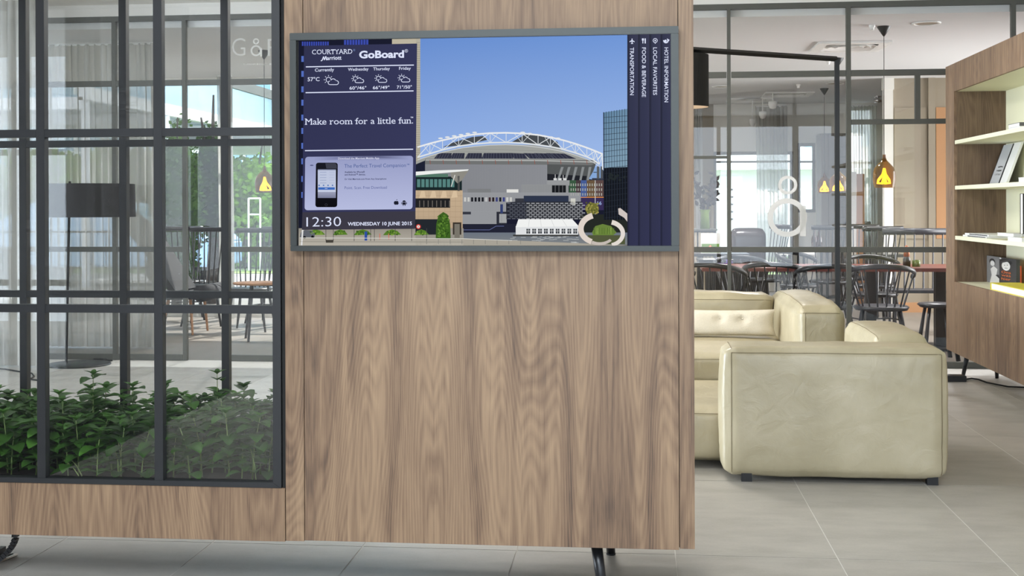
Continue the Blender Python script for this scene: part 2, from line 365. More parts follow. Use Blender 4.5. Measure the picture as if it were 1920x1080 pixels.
# ---------------------------------------------------------------- structure: floor, ceiling, walls
fl = struct(BX((-9, -4.2, -0.06), (6.2, 10.20, -0.0012)).build('floor', 'grout'))
TX, TY = 0.6, 1.27
tm = None; cnt = 0
for j in range(11):
    for i in range(19):
        x0 = 0.1276 + (i-10)*TX; y0 = 4.655 + (j-6)*TY
        if y0+TY > 10.2 or x0 < -8.9: continue
        if tm is None:
            o = BX((0.002, 0.002, -0.001), (TX-0.002, TY-0.002, 0.0)).build('tile', 'tile', None, bevel=0.0008); tm = o.data
        else:
            o = bpy.data.objects.new('tile', tm); COL.objects.link(o)
        o.location = (x0, y0, 0); o.parent = fl
struct(BX((-9, 10.2, -0.06), (6.2, 19.2, 0.0)).build('floor_cafe', 'cafe_floor'))
struct(BX((-9, -4.2, 3.06), (6.2, 10.16, 3.2)).build('ceiling', 'ceiling_white'))
struct(BX((-1.6, 10.20, 2.86), (6.2, 19.2, 3.2)).build('ceiling_cafe', 'cafe_ceiling'))
struct(BX((-9, 10.20, 2.86), (-1.6, 14.4, 3.2)).build('ceiling_cafe', 'cafe_ceiling'))
struct(BX((6.2, -4.2, 0), (6.35, 10.1, 3.06)).build('wall_right', 'white_paint'))
struct(BX((-9.15, -4.2, 0), (-9.0, 2.6, 3.06)).build('wall_far_left', 'white_paint')); struct(BX((-9.15, 9.4, 0), (-9.0, 14.2, 3.06)).build('wall_far_left', 'white_paint'))
ws = struct(BX((-9.12, 2.6, 2.84), (-9.0, 9.4, 3.06)).build('window_6', 'steel'))
for y in (2.6, 4.3, 6.0, 7.7, 9.33): BX((-9.12, y, 0), (-9.0, y+0.07, 2.84)).build('mullion', 'steel', ws)
# screen wall beside the photographer: its foot is the diagonal edge mirrored in the front panes
struct(BX((-3.0, -4.0, 0), (-2.885, 3.2, 3.05)).build('wall_left', 'dark_wall'))
# glazed front behind the photographer
wf = struct(BX((-3.0, -4.1, 2.85), (6.2, -3.95, 3.06)).build('window_1', 'steel'))
for x in (-3.0, -1.5, 0.0, 1.5, 3.0, 4.5, 6.1): BX((x, -4.1, 0), (x+0.07, -3.98, 2.85)).build('mullion', 'steel', wf)
BX((-3.0, -4.1, 0.0), (6.2, -3.98, 0.12)).build('sill', 'steel', wf)
# ---------------------------------------------------------------- walnut display unit (room divider)
D0, D1, ZB, ZT = 3.99, 4.70, 0.203, 2.37
XL, XF, XJ, XR = -3.12, -1.192, -1.116, 0.172     # left end, window frame edge, panel joint, right end
unit = thing('room_divider', 'tall walnut room divider on black legs holding the screen and the planter', 'room divider', (-1.4, 4.35, 0))
BX((XF+0.012, D0+0.018, ZB+0.004), (XR-0.003, D1-0.018, ZT)).build('carcass', 'walnut_inner', unit)
def panel(name, x0, x1, z0, z1, mat='walnut', y0=D0, y1=D0+0.018):
    return BX((x0, y0, z0), (x1, y1, z1)).build(name, mat, unit, bevel=0.0007)
panel('side_strip', XF+0.012, XJ-0.0012, ZB-0.003, ZT, 'walnut_side')
panel('front_panel', XJ+0.0012, 0.1215, ZB, ZT)
panel('edge_strip', 0.1240, XR, ZB+0.004, ZT, 'walnut_side')
panel('base_panel', XL, XF+0.009, ZB-0.006, 0.3755, 'walnut')
panel('back_panel', XF+0.012, XR, ZB, ZT, 'walnut_side', D1-0.018, D1)
BX((XL, D0+0.018, ZB-0.006), (XF+0.010, D1, 0.30)).build('bottom_box', 'walnut_inner', unit)
BX((XL, D0, 2.25), (XF+0.010, D1, ZT)).build('top_box', 'walnut_side', unit)
BX((XL-0.03, D0, ZB-0.006), (XL, D1, ZT)).build('end_panel', 'walnut_side', unit)
BX((XF+0.000, D0+0.006, 0.376), (XF+0.0119, D1-0.02, 2.25)).build('shadow_gap', 'black_gap', unit)
def grid_frame(y0, y1, name):
    fr = MB()
    zin0, zin1 = 0.394, 2.22
    f = BX((XL, y0, 0.3765), (XF-0.0025, y1, zin0)).build('frame_bottom', 'steel', unit, bevel=0.0008); f.name = 'frame_rail'
    BX((XL, y0, zin1), (XF-0.0025, y1, 2.249)).build('frame_rail', 'steel', unit, bevel=0.0008)
    BX((XF-0.030, y0-0.001, 0.378), (XF-0.002, y1, 2.248)).build('frame_stile', 'steel', unit, bevel=0.0008)
    for xc in (-2.033, -1.618, -2.448, -2.863):
        BX((xc-0.015, y0+0.001, zin0), (xc+0.015, y1, zin1)).build('muntin', 'steel', unit, bevel=0.0008)
    xs = [XL, -2.863, -2.448, -2.033, -1.618, XF-0.028]
    for zc in (1.5685, 0.9715):
        for a, b in zip(xs, xs[1:]):
            BX((a+(0.015 if a != XL else 0), y0+0.002, zc-0.0135), (b-(0.015 if b > -1.3 else 0.015)+(0.013 if b > -1.3 else 0), y1, zc+0.0135)).build('crossbar', 'steel', unit, bevel=0.0008)
    zs = [(zin0, 0.958), (0.985, 1.555), (1.582, zin1)]
    for a, b in zip(xs, xs[1:]):
        for z0, z1 in zs:
            ym = (y0+y1)/2
            BX((a+0.012, ym+0.004, z0-0.002), (b-0.012 if b < -1.3 else b+0.002, ym+0.010, z1+0.002)).build('glass_pane', 'glass', unit)
grid_frame(D0-0.004, D0+0.028, 'front')
grid_frame(4.655, 4.688, 'back')
MB().poly([(XF-0.0300, D0-0.0062, 0.3935), (XF-0.0285, D0-0.0062, 0.3945), (XF-0.0055, D0-0.0062, 0.379), (XF-0.0070, D0-0.0062, 0.378)]).build('mitre_joint', 'black_gap', unit)
# planter tray inside the window bay
pl = thing('planter_tray', 'long black planter tray of soil behind the gridded glass of the divider', 'planter', (-2.15, 4.34, 0.30))
BX((XL+0.01, 4.05, 0.301), (XF-0.01, 4.63, 0.315)).build('tray_floor', 'black_metal', pl)
for a, b in (((XL+0.01, 4.05, 0.315), (XF-0.01, 4.062, 0.386)), ((XL+0.01, 4.618, 0.315), (XF-0.01, 4.63, 0.386)), ((XL+0.01, 4.062, 0.315), (XL+0.022, 4.618, 0.386)), ((XF-0.022, 4.062, 0.315), (XF-0.01, 4.618, 0.386))):
    BX(a, b).build('tray_side', 'black_metal', pl)
BX((XL+0.022, 4.062, 0.315), (XF-0.022, 4.618, 0.378)).build('soil', 'soil', pl)['kind'] = 'stuff'
# legs
def leg(x, y, dx, dy):
    t = Vector((x, y, ZB)); b_ = Vector((x+dx, y+dy, 0.0))
    MB().tube([t, b_+Vector((0, 0, 0.006))], [0.0195, 0.0165], 20).build('leg', 'leg_black', unit, smooth=True)
    MB().tube([b_+Vector((0, 0, 0.006)), b_], 0.0175, 20).build('leg_foot', 'rubber', unit)
def legpt(x, Y): return P(x, 1024, Y).x
leg(legpt(1117, 4.10), 4.10, 0.028, -0.03); leg(legpt(1139, 4.60), 4.60, 0.012, 0.035)
leg(-2.9, 4.10, -0.03, -0.03); leg(-2.9, 4.60, -0.02, 0.035)
# cable chain hanging from the unit at the left
cc = thing('cable_chain', 'black segmented cable chain curving from under the divider to the floor', 'cable chain', (-2.2, 4.2, 0))
pts = []
for i in range(10):
    t = i/9
    px = 30 - 4*t - 34*t*t; py = 1003 + 52*t
    pts.append(P(px, py, 4.16))
pts[0].z = ZB-0.008
for i in range(9):
    a, b = pts[i], pts[i+1]; d = (b-a)*0.42; mid = (a+b)/2
    dn = (b-a).normalized(); s_ = Vector((dn.z, 0, -dn.x))
    mb = MB(); w = 0.008; th = 0.012
    q = [mid-d-s_*w, mid+d-s_*w, mid+d+s_*w*1.15, mid-d+s_*w*0.8]
    k = [p+Vector((0, -th, 0)) for p in q]; l_ = [p+Vector((0, th, 0)) for p in q]
    mb.poly(k); mb.poly(l_[::-1])
    for n_ in range(4): mb.poly([k[n_], l_[n_], l_[(n_+1) % 4], k[(n_+1) % 4]])
    mb.build('chain_link', 'leg_black', cc)
MB().tube(pts, 0.005, 6).build('cable', 'rubber', cc)
bp_ = PZ(12, 1052, 0.004); 
MB().tube([PZ(-30, 1066, 0.006), PZ(31, 1040, 0.006)], 0.006, 6).build('foot_rod', 'chrome', cc)
MB().tube([PZ(-30, 1056, 0.006), PZ(24, 1040, 0.006)], 0.006, 6).build('foot_rod', 'leg_black', cc)
for q_ in range(3):
    c_ = PZ(-6+q_*5, 1040-q_*3, 0.02); BX(c_-Vector((0.01, 0.01, 0.018)), c_+Vector((0.01, 0.01, 0.018))).build('chain_link', 'leg_black', cc)
# ---------------------------------------------------------------- television
tv = thing('wall_screen', 'wide wall-mounted screen in grey bezel showing a stadium and a dark information column', 'screen', (-0.51, 3.985, 1.53))
YB = 3.945
xa, xb, za, zb = -1.1485, 0.1235, 1.1690, 1.8885
sx0, sx1, sz0, sz1 = -1.1265, 0.0985, 1.1870, 1.8640
for a, b in (((xa, YB, za), (xb, D0-0.0005, sz0)), ((xa, YB, sz1), (xb, D0-0.0005, zb)), ((xa, YB, sz0), (sx0, D0-0.0005, sz1)), ((sx1, YB, sz0), (xb, D0-0.0005, sz1))):
    BX(a, b).build('bezel', 'bezel', tv, bevel=0.0015)
YS = YB+0.010
BX((sx0, YS, sz0), (sx1, D0-0.0005, sz1)).build('screen_body', 'black_gap', tv)
class Canvas:
    def __init__(s): s.v = []; s.f = []; s.c = []
    def add(s, pts, cols, layer):
        k = len(s.v)
        for p in pts: 
            q = P(p[0], p[1], YS-0.0006-layer*0.00022)
            q.x = min(max(q.x, sx0+0.0004), sx1-0.0004); q.z = min(max(q.z, sz0+0.0004), sz1-0.0004)
            s.v.append(q)
        s.f.append(tuple(range(k, k+len(pts))))
        s.c.append(cols if isinstance(cols, list) else [cols]*len(pts))
    def rect(s, x0, y0, x1, y1, c, layer, c2=None):
        s.add([(x0, y0), (x1, y0), (x1, y1), (x0, y1)], [c, c, c2 or c, c2 or c], layer)
    def line(s, pts, w, c, layer):
        for (x0, y0), (x1, y1) in zip(pts, pts[1:]):
            dx, dy = x1-x0, y1-y0; l = math.hypot(dx, dy) or 1; nx, ny = -dy/l*w/2, dx/l*w/2
            s.add([(x0+nx, y0+ny), (x1+nx, y1+ny), (x1-nx, y1-ny), (x0-nx, y0-ny)], c, layer)
    def disc(s, x, y, r, c, layer, ry=None, n=20, a0=0, a1=2*math.pi):
        s.add([(x+r*math.cos(a0+(a1-a0)*j/n), y+(ry or r)*math.sin(a0+(a1-a0)*j/n)) for j in range(n)], c, layer)
    def arc(s, x, y, r, a0, a1, w, c, layer, n=14, ry=None):
        s.line([(x+r*math.cos(a0+(a1-a0)*j/n), y+(ry or r)*math.sin(a0+(a1-a0)*j/n)) for j in range(n+1)], w, c, layer)
    def text(s, t, x0, x1, yl, yr, cap, c, layer, bold=0.0, slab=False, vertical=False):
        v, f = glyphs(t, bold)
        sl = slabs(v, f) if slab else []
        mnx = min(p[0] for p in v); mxx = max(p[0] for p in v); ch = 0.73 
        ref, _ = glyphs('H', bold); ch = max(p[1] for p in ref)
        def mp(x, y):
            u = (x-mnx)/(mxx-mnx)
            if vertical: return (yl + y/ch*cap, x0+(x1-x0)*u)      # runs down the picture, tops to the right
            return (x0+(x1-x0)*u, yl+(yr-yl)*u - y/ch*cap)
        for q in f: s.add([mp(*v[i]) for i in q], c, layer)
        for a, b, c2, d in sl: s.add([mp(a, b), mp(c2, b), mp(c2, d), mp(a, d)], c, layer+0.3)
    def build(s, name, parent):
        off = wpos(parent)
        me = bpy.data.meshes.new(name); me.from_pydata([v-off for v in s.v], [], s.f)
        at = me.color_attributes.new('Col', 'FLOAT_COLOR', 'CORNER'); i = 0
        for cl in s.c:
            for c in cl: at.data[i].color = lin(c)+(1,); i += 1
        me.materials.append(MATS['screen_light']); me.update()
        o = bpy.data.objects.new(name, me); COL.objects.link(o); o.parent = parent; WORLD[o.name] = off
        return o
rnd = random.Random(3)
cv = Canvas()
cv.add([(560, 60), (1262, 60), (1262, 470), (560, 470)], (26, 28, 46), 0)
cv.add([(787, 60), (1178, 60), (1178, 320), (787, 320)], [(104, 142, 208), (112, 150, 214), (160, 188, 234), (150, 180, 232)], 1)
cv.rect(780, 60, 788, 330, (178, 172, 156), 2)
for i in range(60): cv.line([(780, 80+i*4.2), (788, 80+i*4.2)], 0.5, (130, 124, 110), 3)
cv.rect(735, 60, 788, 84, (188, 180, 160), 2)
for i in range(12): cv.rect(566+i*4.3, 78, 569+i*4.3, 86, (60, 76, 170), 2)
for i in range(9): cv.rect(645+i*5.2, 72, 649+i*5.2, 84, (60, 76, 170), 2)
for i, y in enumerate((105, 133, 162, 187, 215, 240, 268, 297, 330, 360)): cv.rect(565, y, 569.5, y+11, (84, 110, 190), 2)
# roof, arch
up = [(782.7, 276), (806, 269), (829.7, 263), (860, 256.5), (889.4, 252), (919, 249.6), (949, 249), (979, 250.2), (1008.9, 253), (1032, 257.4), (1056.6, 263), (1079, 269.5), (1100.4, 277), (1116, 283), (1130, 289)]
lo = [(782.7, 295), (806, 288), (829.7, 281), (860, 274), (889.4, 270), (919, 267.6), (949, 267), (979, 268.2), (1008.9, 271.5), (1032, 275), (1056.6, 280), (1079, 286.5), (1100.4, 294), (1113, 300), (1124, 308)]
dome = [(780, 304), (797, 294), (830, 284), (870, 276), (910, 272), (950, 270.5), (1000, 272), (1045, 279), (1085, 291), (1118, 305), (1108, 307), (780, 307)]
cv.add([(830, 276), (850, 267), (885, 257), (905, 255), (915, 262), (870, 272)], (72, 76, 80), 4)
cv.add([(960, 266), (985, 252), (1015, 254), (1045, 266), (1052, 281), (1010, 272)], (72, 76, 80), 4)
cv.add(dome, (158, 160, 156), 5)
for k in range(4): cv.line([(800+k*18, 293-k*5), (1110-k*24, 302-k*6)], 0.5, (130, 132, 130), 6)
cv.add([(797, 298), (1117, 300), (1119, 306), (1108, 311), (797, 309)], (112, 114, 114), 6)
cv.line([(798, 300), (1010, 301), (1118, 304)], 2.2, (176, 178, 176), 7)
for k in range(13): cv.line([(806+k*24.5, 300), (807+k*24.5, 308)], 0.9, (150, 80, 66), 8)
sp = [(815, 840, -8), (844, 866, -6), (874, 900, -4), (906, 930, -1), (932, 960, 1), (961, 987, 4), (990, 1022, 8), (1015, 1050, 13), (1043, 1078, 18)]
for a, b, k in sp:
    cv.add([(a-k*0.2-3, 297.5), (b-k*0.2+3, 297.5), (b-k*0.9, 287), (a-k*0.9, 287)] if k < 3 else [(a+3, 297.5), (b+3, 297.8), (b-k*1.1, 288), (a-k*1.1, 287)], (48, 50, 66), 7)
    for q in range(5): cv.line([(a+(b-a)*q/5-k*0.3, 297.4), (a+(b-a)*q/5-k*0.9, 287.4)], 0.5, (96, 100, 116), 8)
cv.line(up, 3.0, (232, 234, 236), 12); cv.line(lo, 2.6, (222, 226, 228), 12)
cv.line([(x, y+4.5) for x, y in lo], 1.2, (206, 210, 212), 12)
for i in range(len(up)-1):
    cv.line([up[i], lo[i+1]] if i % 2 else [lo[i], up[i+1]], 1.3, (226, 230, 232), 11); cv.line([up[i+1], lo[i+1]], 1.1, (220, 224, 226), 11)
    mx_ = ((up[i][0]+up[i+1][0])/2, (up[i][1]+up[i+1][1])/2); cv.line([mx_, lo[i+1] if i % 2 == 0 else lo[i]], 0.9, (214, 220, 224), 11)
for a, b in (((826, 260), (890, 249)), ((980, 249), (1046, 260))):
    for q in range(6):
        t = q/5; cv.disc(a[0]+(b[0]-a[0])*t, a[1]+(b[1]-a[1])*t-0.6, 4.5, (224, 228, 230), 10, ry=1.6)
cv.line([(1120, 300), (1129, 289), (1130, 318)], 2.2, (226, 230, 232), 12)
cv.rect(1119, 312, 1124, 336, (90, 94, 98), 9); cv.rect(1126, 312, 1131, 336, (80, 84, 90), 9)
# body
cv.add([(780, 308), (797, 301), (797, 330), (780, 330)], (30, 34, 52), 9)
cv.add([(797, 308), (1026, 309), (1026, 364), (797, 364)], [(132, 134, 140), (140, 142, 148), (142, 144, 148), (128, 130, 136)], 8)
for k in range(76): cv.line([(798+k*3, 310), (798+k*3, 362)], 0.45, (118, 120, 126), 9)
cv.add([(1026, 308), (1108, 310), (1118, 306), (1112, 322), (1101, 340), (1026, 340)], (84, 87, 88), 8)
for k in range(5): cv.add([(1044+k*14, 339), (1048+k*14, 339), (1057+k*13, 313), (1052+k*13, 313)], (136, 140, 142), 9)
cv.add([(1026, 326), (1100, 330), (1098, 341), (1026, 340)], (34, 36, 42), 8.5)
for k in range(3): cv.rect(1038+k*9, 334, 1044+k*9, 339, (214, 216, 216), 10)
cv.line([(1041, 327), (1041, 336)], 1, (220, 220, 220), 10); cv.line([(1056, 328), (1056, 336)], 1, (220, 220, 220), 10)
cv.add([(1100, 335), (1114, 312), (1131, 318), (1131, 340)], (132, 166, 214), 7.5)
cv.rect(1110, 334, 1133, 350, (54, 58, 72), 9)
# coloured block
for x0, x1, c in ((1067, 1080, (58, 88, 66)), (1080, 1089, (70, 58, 62)), (1089, 1100, (70, 92, 148)), (1100, 1115, (104, 84, 64)), (1115, 1132, (92, 72, 70))):
    cv.rect(x0, 338, x1, 371, c, 10)
for r_ in range(3):
    for q in range(14): cv.rect(1070+q*4.4, 344+r_*9, 1071.6+q*4.4, 349+r_*9, (176, 178, 170), 11)
cv.rect(1089, 371, 1132, 394, (56, 46, 84), 10); cv.line([(1089, 370), (1132, 370)], 1.4, (220, 140, 70), 12)
cv.text('16', 1120, 1128, 384, 384, 6.5, (150, 170, 214), 13, 0.02)
cv.line([(1116, 338), (1116, 404)], 1.2, (206, 208, 206), 13); cv.disc(1116, 323, 4, (70, 74, 80), 13, ry=0.8)
# low building
cv.rect(867, 361, 1089, 398, (150, 152, 156), 11)
for k in range(74): cv.line([(869+k*3, 362), (869+k*3, 396)], 0.4, (128, 130, 134), 12)
cols = [(200, 200, 196)]*2+[(26, 28, 34)]*4+[(190, 190, 190), (60, 40, 44), (40, 30, 32), (60, 66, 120), (26, 28, 34), (60, 66, 130)]
for k in range(14): cv.rect(870+k*6.6, 370, 874+k*6.6, 378, cols[k % len(cols)], 13)
cv.rect(877, 354, 920, 361, (124, 126, 128), 11); cv.rect(950, 355, 972, 361, (224, 224, 220), 11)
cv.rect(978, 346, 1066, 361, (144, 146, 148), 11)
for k in range(24): cv.line([(980+k*3, 347), (980+k*3, 361)], 0.4, (122, 124, 128), 12)
cv.rect(1026, 338, 1068, 348, (150, 152, 154), 10.5); cv.rect(1035, 347.5, 1061, 361, (26, 28, 32), 13)
for k in range(3): cv.line([(1041+k*7, 347), (1041+k*7, 361)], 0.8, (120, 122, 124), 14)
cv.rect(867, 397, 931, 420, (148, 150, 154), 12); cv.rect(931, 397, 950, 420, (44, 46, 56), 12); cv.rect(936, 401, 950, 418, (160, 162, 164), 13)
cv.rect(867, 397, 883, 402, (54, 56, 66), 13); cv.rect(938, 383, 943, 400, (52, 64, 110), 14); cv.line([(940.5, 383), (940.5, 421)], 0.8, (60, 60, 66), 13)
cv.rect(1070, 372, 1079, 384, (206, 206, 196), 13)
# woven dark block
cv.add([(949, 380), (985, 376), (985, 410), (949, 411)], (40, 42, 52), 13); cv.rect(982, 367, 1066, 379, (46, 54, 74), 13); cv.rect(966, 372, 984, 380, (56, 58, 66), 13)
cv.rect(985, 378, 1092, 412, (44, 46, 52), 13)
for r_ in range(9):
    for q in range(16): cv.rect(951+q*9+(r_ % 2)*4.5, 380.5+r_*3.6, 957.5+q*9+(r_ % 2)*4.5, 382+r_*3.6, (176, 178, 182) if q > 3 else (96, 100, 110), 14)
cv.rect(867, 420, 968, 437, (34, 36, 52), 13); cv.line([(867, 431), (918, 431), (930, 424), (945, 424)], 1.1, (96, 104, 150), 14)
# tree, reeds, water
cv.disc(1110, 391, 13, (112, 112, 52), 14, ry=11)
for k in range(30): cv.disc(1110+rnd.uniform(-12, 12), 391+rnd.uniform(-11, 9), 1.7, rnd.choice([(140, 136, 70), (84, 88, 40), (160, 150, 80)]), 15)
cv.rect(867, 436, 1180, 459, (106, 114, 126), 14, (126, 130, 132))
for k in range(60):
    x = rnd.uniform(955, 1080); y = rnd.uniform(440, 457); cv.line([(x, y), (x+rnd.uniform(4, 12), y)], 0.9, (180, 184, 184), 15)
cv.rect(1088, 402, 1178, 436, (38, 42, 38), 14); cv.add([(1110, 436), (1116, 424), (1130, 420), (1146, 424), (1156, 436), (1150, 441), (1112, 441)], (104, 130, 60), 15)
for k in range(30): x = rnd.uniform(1113, 1154); cv.line([(x, 439), (x+rnd.uniform(-1, 1), 427)], 0.7, rnd.choice([(140, 168, 80), (84, 110, 44)]), 16)
cv.rect(1102, 441, 1172, 458, (82, 88, 60), 15)
# tent
cv.add([(972, 411), (1073, 411), (1085, 424), (967, 426)], (240, 241, 240), 16); cv.rect(967, 424, 1084, 441, (222, 224, 226), 15)
for k in range(9): cv.rect(987+k*11, 429, 994+k*11, 438, (52, 58, 64), 17); cv.line([(990.5+k*11, 429), (990.5+k*11, 438)], 0.8, (220, 220, 220), 18); cv.line([(987+k*11, 433), (994+k*11, 433)], 0.8, (220, 220, 220), 18)
for k in range(1, 5): cv.line([(972+k*20.5, 411), (967+k*24, 425)], 0.7, (204, 206, 206), 17)
cv.rect(962, 440, 1085, 443, (60, 60, 58), 16)
# tower
cv.add([(1131, 211), (1178, 204), (1178, 412), (1133, 412)], [(96, 130, 160), (104, 140, 170), (20, 24, 30), (20, 24, 30)], 15)
cv.add([(1131, 211), (1178, 204), (1178, 314), (1132, 316)], [(98, 132, 160), (108, 142, 170), (132, 162, 182), (124, 154, 176)], 16)
cv.add([(1132, 315), (1178, 313), (1178, 412), (1133, 412)], (22, 25, 32), 17)
for k in range(9): cv.line([(1131.5+k*5, 210-k*0.75), (1132.5+k*5, 412)], 0.8, (44, 52, 66), 18)
for k in range(19): cv.line([(1131, 222+k*10.4-max(0, 6-k)*0.3), (1178, 217+k*10.4)], 0.8, (44, 52, 66) if k < 10 else (40, 44, 52), 18)
cv.line([(1132, 211), (1133, 412)], 1.6, (24, 30, 40), 19)
for k in range(14): cv.disc(1136+rnd.uniform(0, 38), 326+rnd.uniform(0, 12), 2.5, (36, 42, 44), 18)
# left building
cv.rect(779, 331, 866, 360, (26, 40, 42), 15)
for k in range(9): cv.rect(782+k*8, 336, 788+k*8, 351, (86, 130, 126), 16)
cv.rect(779, 326, 840, 332, (84, 120, 104), 16)
cv.add([(779, 322), (820, 319.5), (879, 317.5), (877, 320), (858, 322), (779, 329)], (236, 238, 236), 18); cv.add([(845, 323), (879, 319), (866, 338), (858, 344), (846, 332)], (140, 138, 130), 17)
cv.line([(853, 328), (846, 350)], 1.4, (222, 222, 216), 18); cv.rect(858, 330, 862, 358, (70, 72, 72), 17)
cv.rect(779, 357, 867.5, 447, (196, 172, 142), 16, (178, 156, 130))
for k in range(9): cv.line([(779, 357+k*10), (867, 357+k*10)], 0.5, (160, 138, 112), 17)
for k in range(9): cv.line([(784+k*10, 357), (784+k*10, 446)], 0.5, (168, 146, 120), 17)
cv.rect(779, 372, 844, 389.5, (34, 34, 36), 18)
for k in range(8): cv.rect(786+k*8, 376, 787.5+k*8, 388, (110, 104, 98), 19)
cv.rect(779, 411, 843, 447, (36, 40, 46), 18); cv.rect(849, 417, 865, 447, (58, 52, 46), 18); cv.rect(852, 420, 862, 446, (120, 116, 106), 19)
for k in range(4): cv.add([(786+k*20, 371), (790+k*20, 358), (796+k*20, 358), (798+k*20, 370)], (214, 190, 158), 17.5)
# street
cv.rect(560, 428, 869, 470, (148, 142, 132), 17, (182, 176, 164)); cv.add([(779, 446), (872, 447), (1180, 460), (1180, 470), (779, 470)], (168, 162, 150), 17)
cv.rect(779, 440, 868, 447, (150, 146, 136), 18.5)
for x, w in ((592, 18), (638, 14), (680, 17), (735, 17), (790, 14)):
    cv.add([(x-w, 441), (x-w*0.6, 433), (x, 430), (x+w*0.6, 433), (x+w, 440)], (86, 124, 44), 19)
    for k in range(12): cv.disc(x+rnd.uniform(-w*0.7, w*0.7), 437+rnd.uniform(-4, 3), 1.7, rnd.choice([(120, 156, 60), (60, 92, 34)]), 20)
cv.add([(817, 447), (818, 420), (822, 404), (831, 397.5), (839, 402), (844, 420), (845, 447)], (62, 96, 36), 20)
for k in range(70): cv.disc(831+rnd.uniform(-10, 10), 424+rnd.uniform(-20, 20), 1.6, rnd.choice([(96, 136, 52), (44, 74, 26), (78, 116, 42)]), 21)
cv.add([(562, 445), (564, 436), (572, 431), (584, 432), (590, 437), (590, 445)], (96, 100, 108), 20); cv.disc(571, 445, 2.6, (20, 20, 22), 21); cv.disc(586, 444, 2.6, (20, 20, 22), 21)
cv.rect(683.5, 434, 688.5, 451, (46, 78, 160), 21)
for x in (611, 625, 664, 695, 702, 741, 772, 800): cv.line([(x, 428), (x, 452)], 1.0, (70, 70, 70), 21)
for x in (712, 729): cv.line([(x, 438), (x, 449)], 1.4, (206, 110, 90), 21)
cv.line([(562, 446), (869, 447.5), (960, 451)], 0.9, (222, 222, 216), 22); cv.line([(562, 453), (869, 454)], 0.7, (120, 118, 110), 22)
cv.rect(611, 450, 625, 455, (60, 56, 50), 22); cv.add([(566, 430), (569, 430), (567, 460), (564, 460)], (222, 222, 222), 22)
for k in range(9): cv.line([(800+k*22, 448+k*0.4), (800+k*22, 458)], 0.7, (110, 112, 110), 22)
cv.disc(784.5, 425, 4.6, (200, 60, 50), 23); cv.disc(784.5, 425, 2.8, (236, 232, 228), 24); cv.rect(784, 423.4, 785, 426.6, (150, 50, 44), 25)
# ring sculpture
def band(c, x, y, rx, ry, a0, a1, w0, w1, layer):
    n = 16
    for j in range(n):
        t0, t1 = j/n, (j+1)/n
        q = []
        for t, s_ in ((t0, 1), (t1, 1), (t1, -1), (t0, -1)):
            a = a0+(a1-a0)*t; w = w0+(w1-w0)*t; q.append((x+(rx+s_*w/2)*math.cos(a), y+(ry+s_*w/2)*math.sin(a)))
        cv.add(q, c, layer)
band((222, 210, 200), 1121, 429, 32, 26, math.pi*1.40, math.pi*0.62, 11, 10, 20)
band((196, 186, 178), 1124, 432, 30, 25, math.pi*0.66, math.pi*0.25, 6, 5, 21)
band((226, 218, 210), 1140, 438, 28, 22, -math.pi*0.42, math.pi*0.42, 9, 7, 20)
cv.add([(1159, 391), (1163, 390), (1178, 402), (1178, 418), (1170, 408), (1160, 402)], (206, 196, 192), 20)
cv.build('stadium_picture', tv)
# information column
iv = Canvas()
WH = (222, 228, 250)
iv.add([(570, 86), (782, 81.6), (779, 400), (567, 402)], [(50, 52, 80), (54, 56, 88), (56, 58, 92), (52, 54, 88)], 30)
iv.add([(567, 398), (779, 396), (778, 429), (566, 431)], (60, 58, 70), 31)
iv.line([(573.5, 125.4), (776, 122)], 1.9, WH, 33); iv.line([(573, 173.8), (775.4, 170.4)], 1.9, WH, 33); iv.line([(571.8, 282.5), (774.6, 279.8)], 1.9, WH, 33)
iv.text('COURTYARD', 585, 660.5, 101.9, 100.6, 8.6, WH, 34, 0.0, slab=True)
iv.text('®', 662, 666, 96, 96, 4, (120, 140, 190), 34)
iv.text('arriott', 613, 640.3, 112.4, 111.6, 7.2, WH, 34, 0.02)
iv.line([(601.6, 114.2), (604, 113.2), (606.8, 106), (608.2, 112.6), (611, 105.4), (612.4, 112.8)], 1.7, WH, 34)
iv.text('GoBoard', 673.4, 757.5, 109, 107.6, 13.6, WH, 34, 0.035)
iv.text('®', 758.5, 765, 98.6, 98.4, 6, WH, 34)
iv.text('Currently', 590.5, 626.3, 134.3, 133.3, 5.9, WH, 34, 0.012)
iv.text('Wednesday', 652.4, 691, 133, 131.8, 5.6, WH, 34, 0.01); iv.text('Thursday', 699.7, 731, 132, 131.2, 5.6, WH, 34, 0.01); iv.text('Friday', 748.2, 770.5, 131, 130.6, 5.6, WH, 34, 0.01)
iv.text('57°C', 576.8, 599.2, 152.3, 151.9, 7.2, WH, 34, 0.012)
iv.text('60°/46°', 655.3, 687, 168, 167.4, 5.8, WH, 34, 0.014); iv.text('66°/49°', 699, 730.3, 167.2, 166.6, 5.8, WH, 34, 0.014); iv.text('71°/50°', 744, 772.4, 166.4, 165.8, 5.8, WH, 34, 0.014)
def cloud(x, y, s):
    iv.arc(x-6*s, y-1.5*s, 4.6*s, math.pi*0.62, math.pi*1.95, 1.1, WH, 34, 12)
    for a in (1.0, 1.25, 1.5, 1.75, 0.78):
        a *= math.pi; iv.line([(x-6*s+6.6*s*math.cos(a), y-1.5*s+6.6*s*math.sin(a)), (x-6*s+8.8*s*math.cos(a), y-1.5*s+8.8*s*math.sin(a))], 1.1, WH, 34)
    for cx_, cy_, r_, a0, a1 in ((-3.2, 4.3, 3.4, 0.5, 1.45), (2.8, 1.8, 5.0, 1.15, 1.86), (9, 4.0, 3.7, -0.55, 0.5)):
        iv.arc(x+cx_*s, y+cy_*s, r_*s, a0*math.pi, a1*math.pi, 1.2, WH, 35, 12)
    iv.line([(x-3.2*s, y+7.7*s), (x+9*s, y+7.7*s)], 1.2, WH, 35)
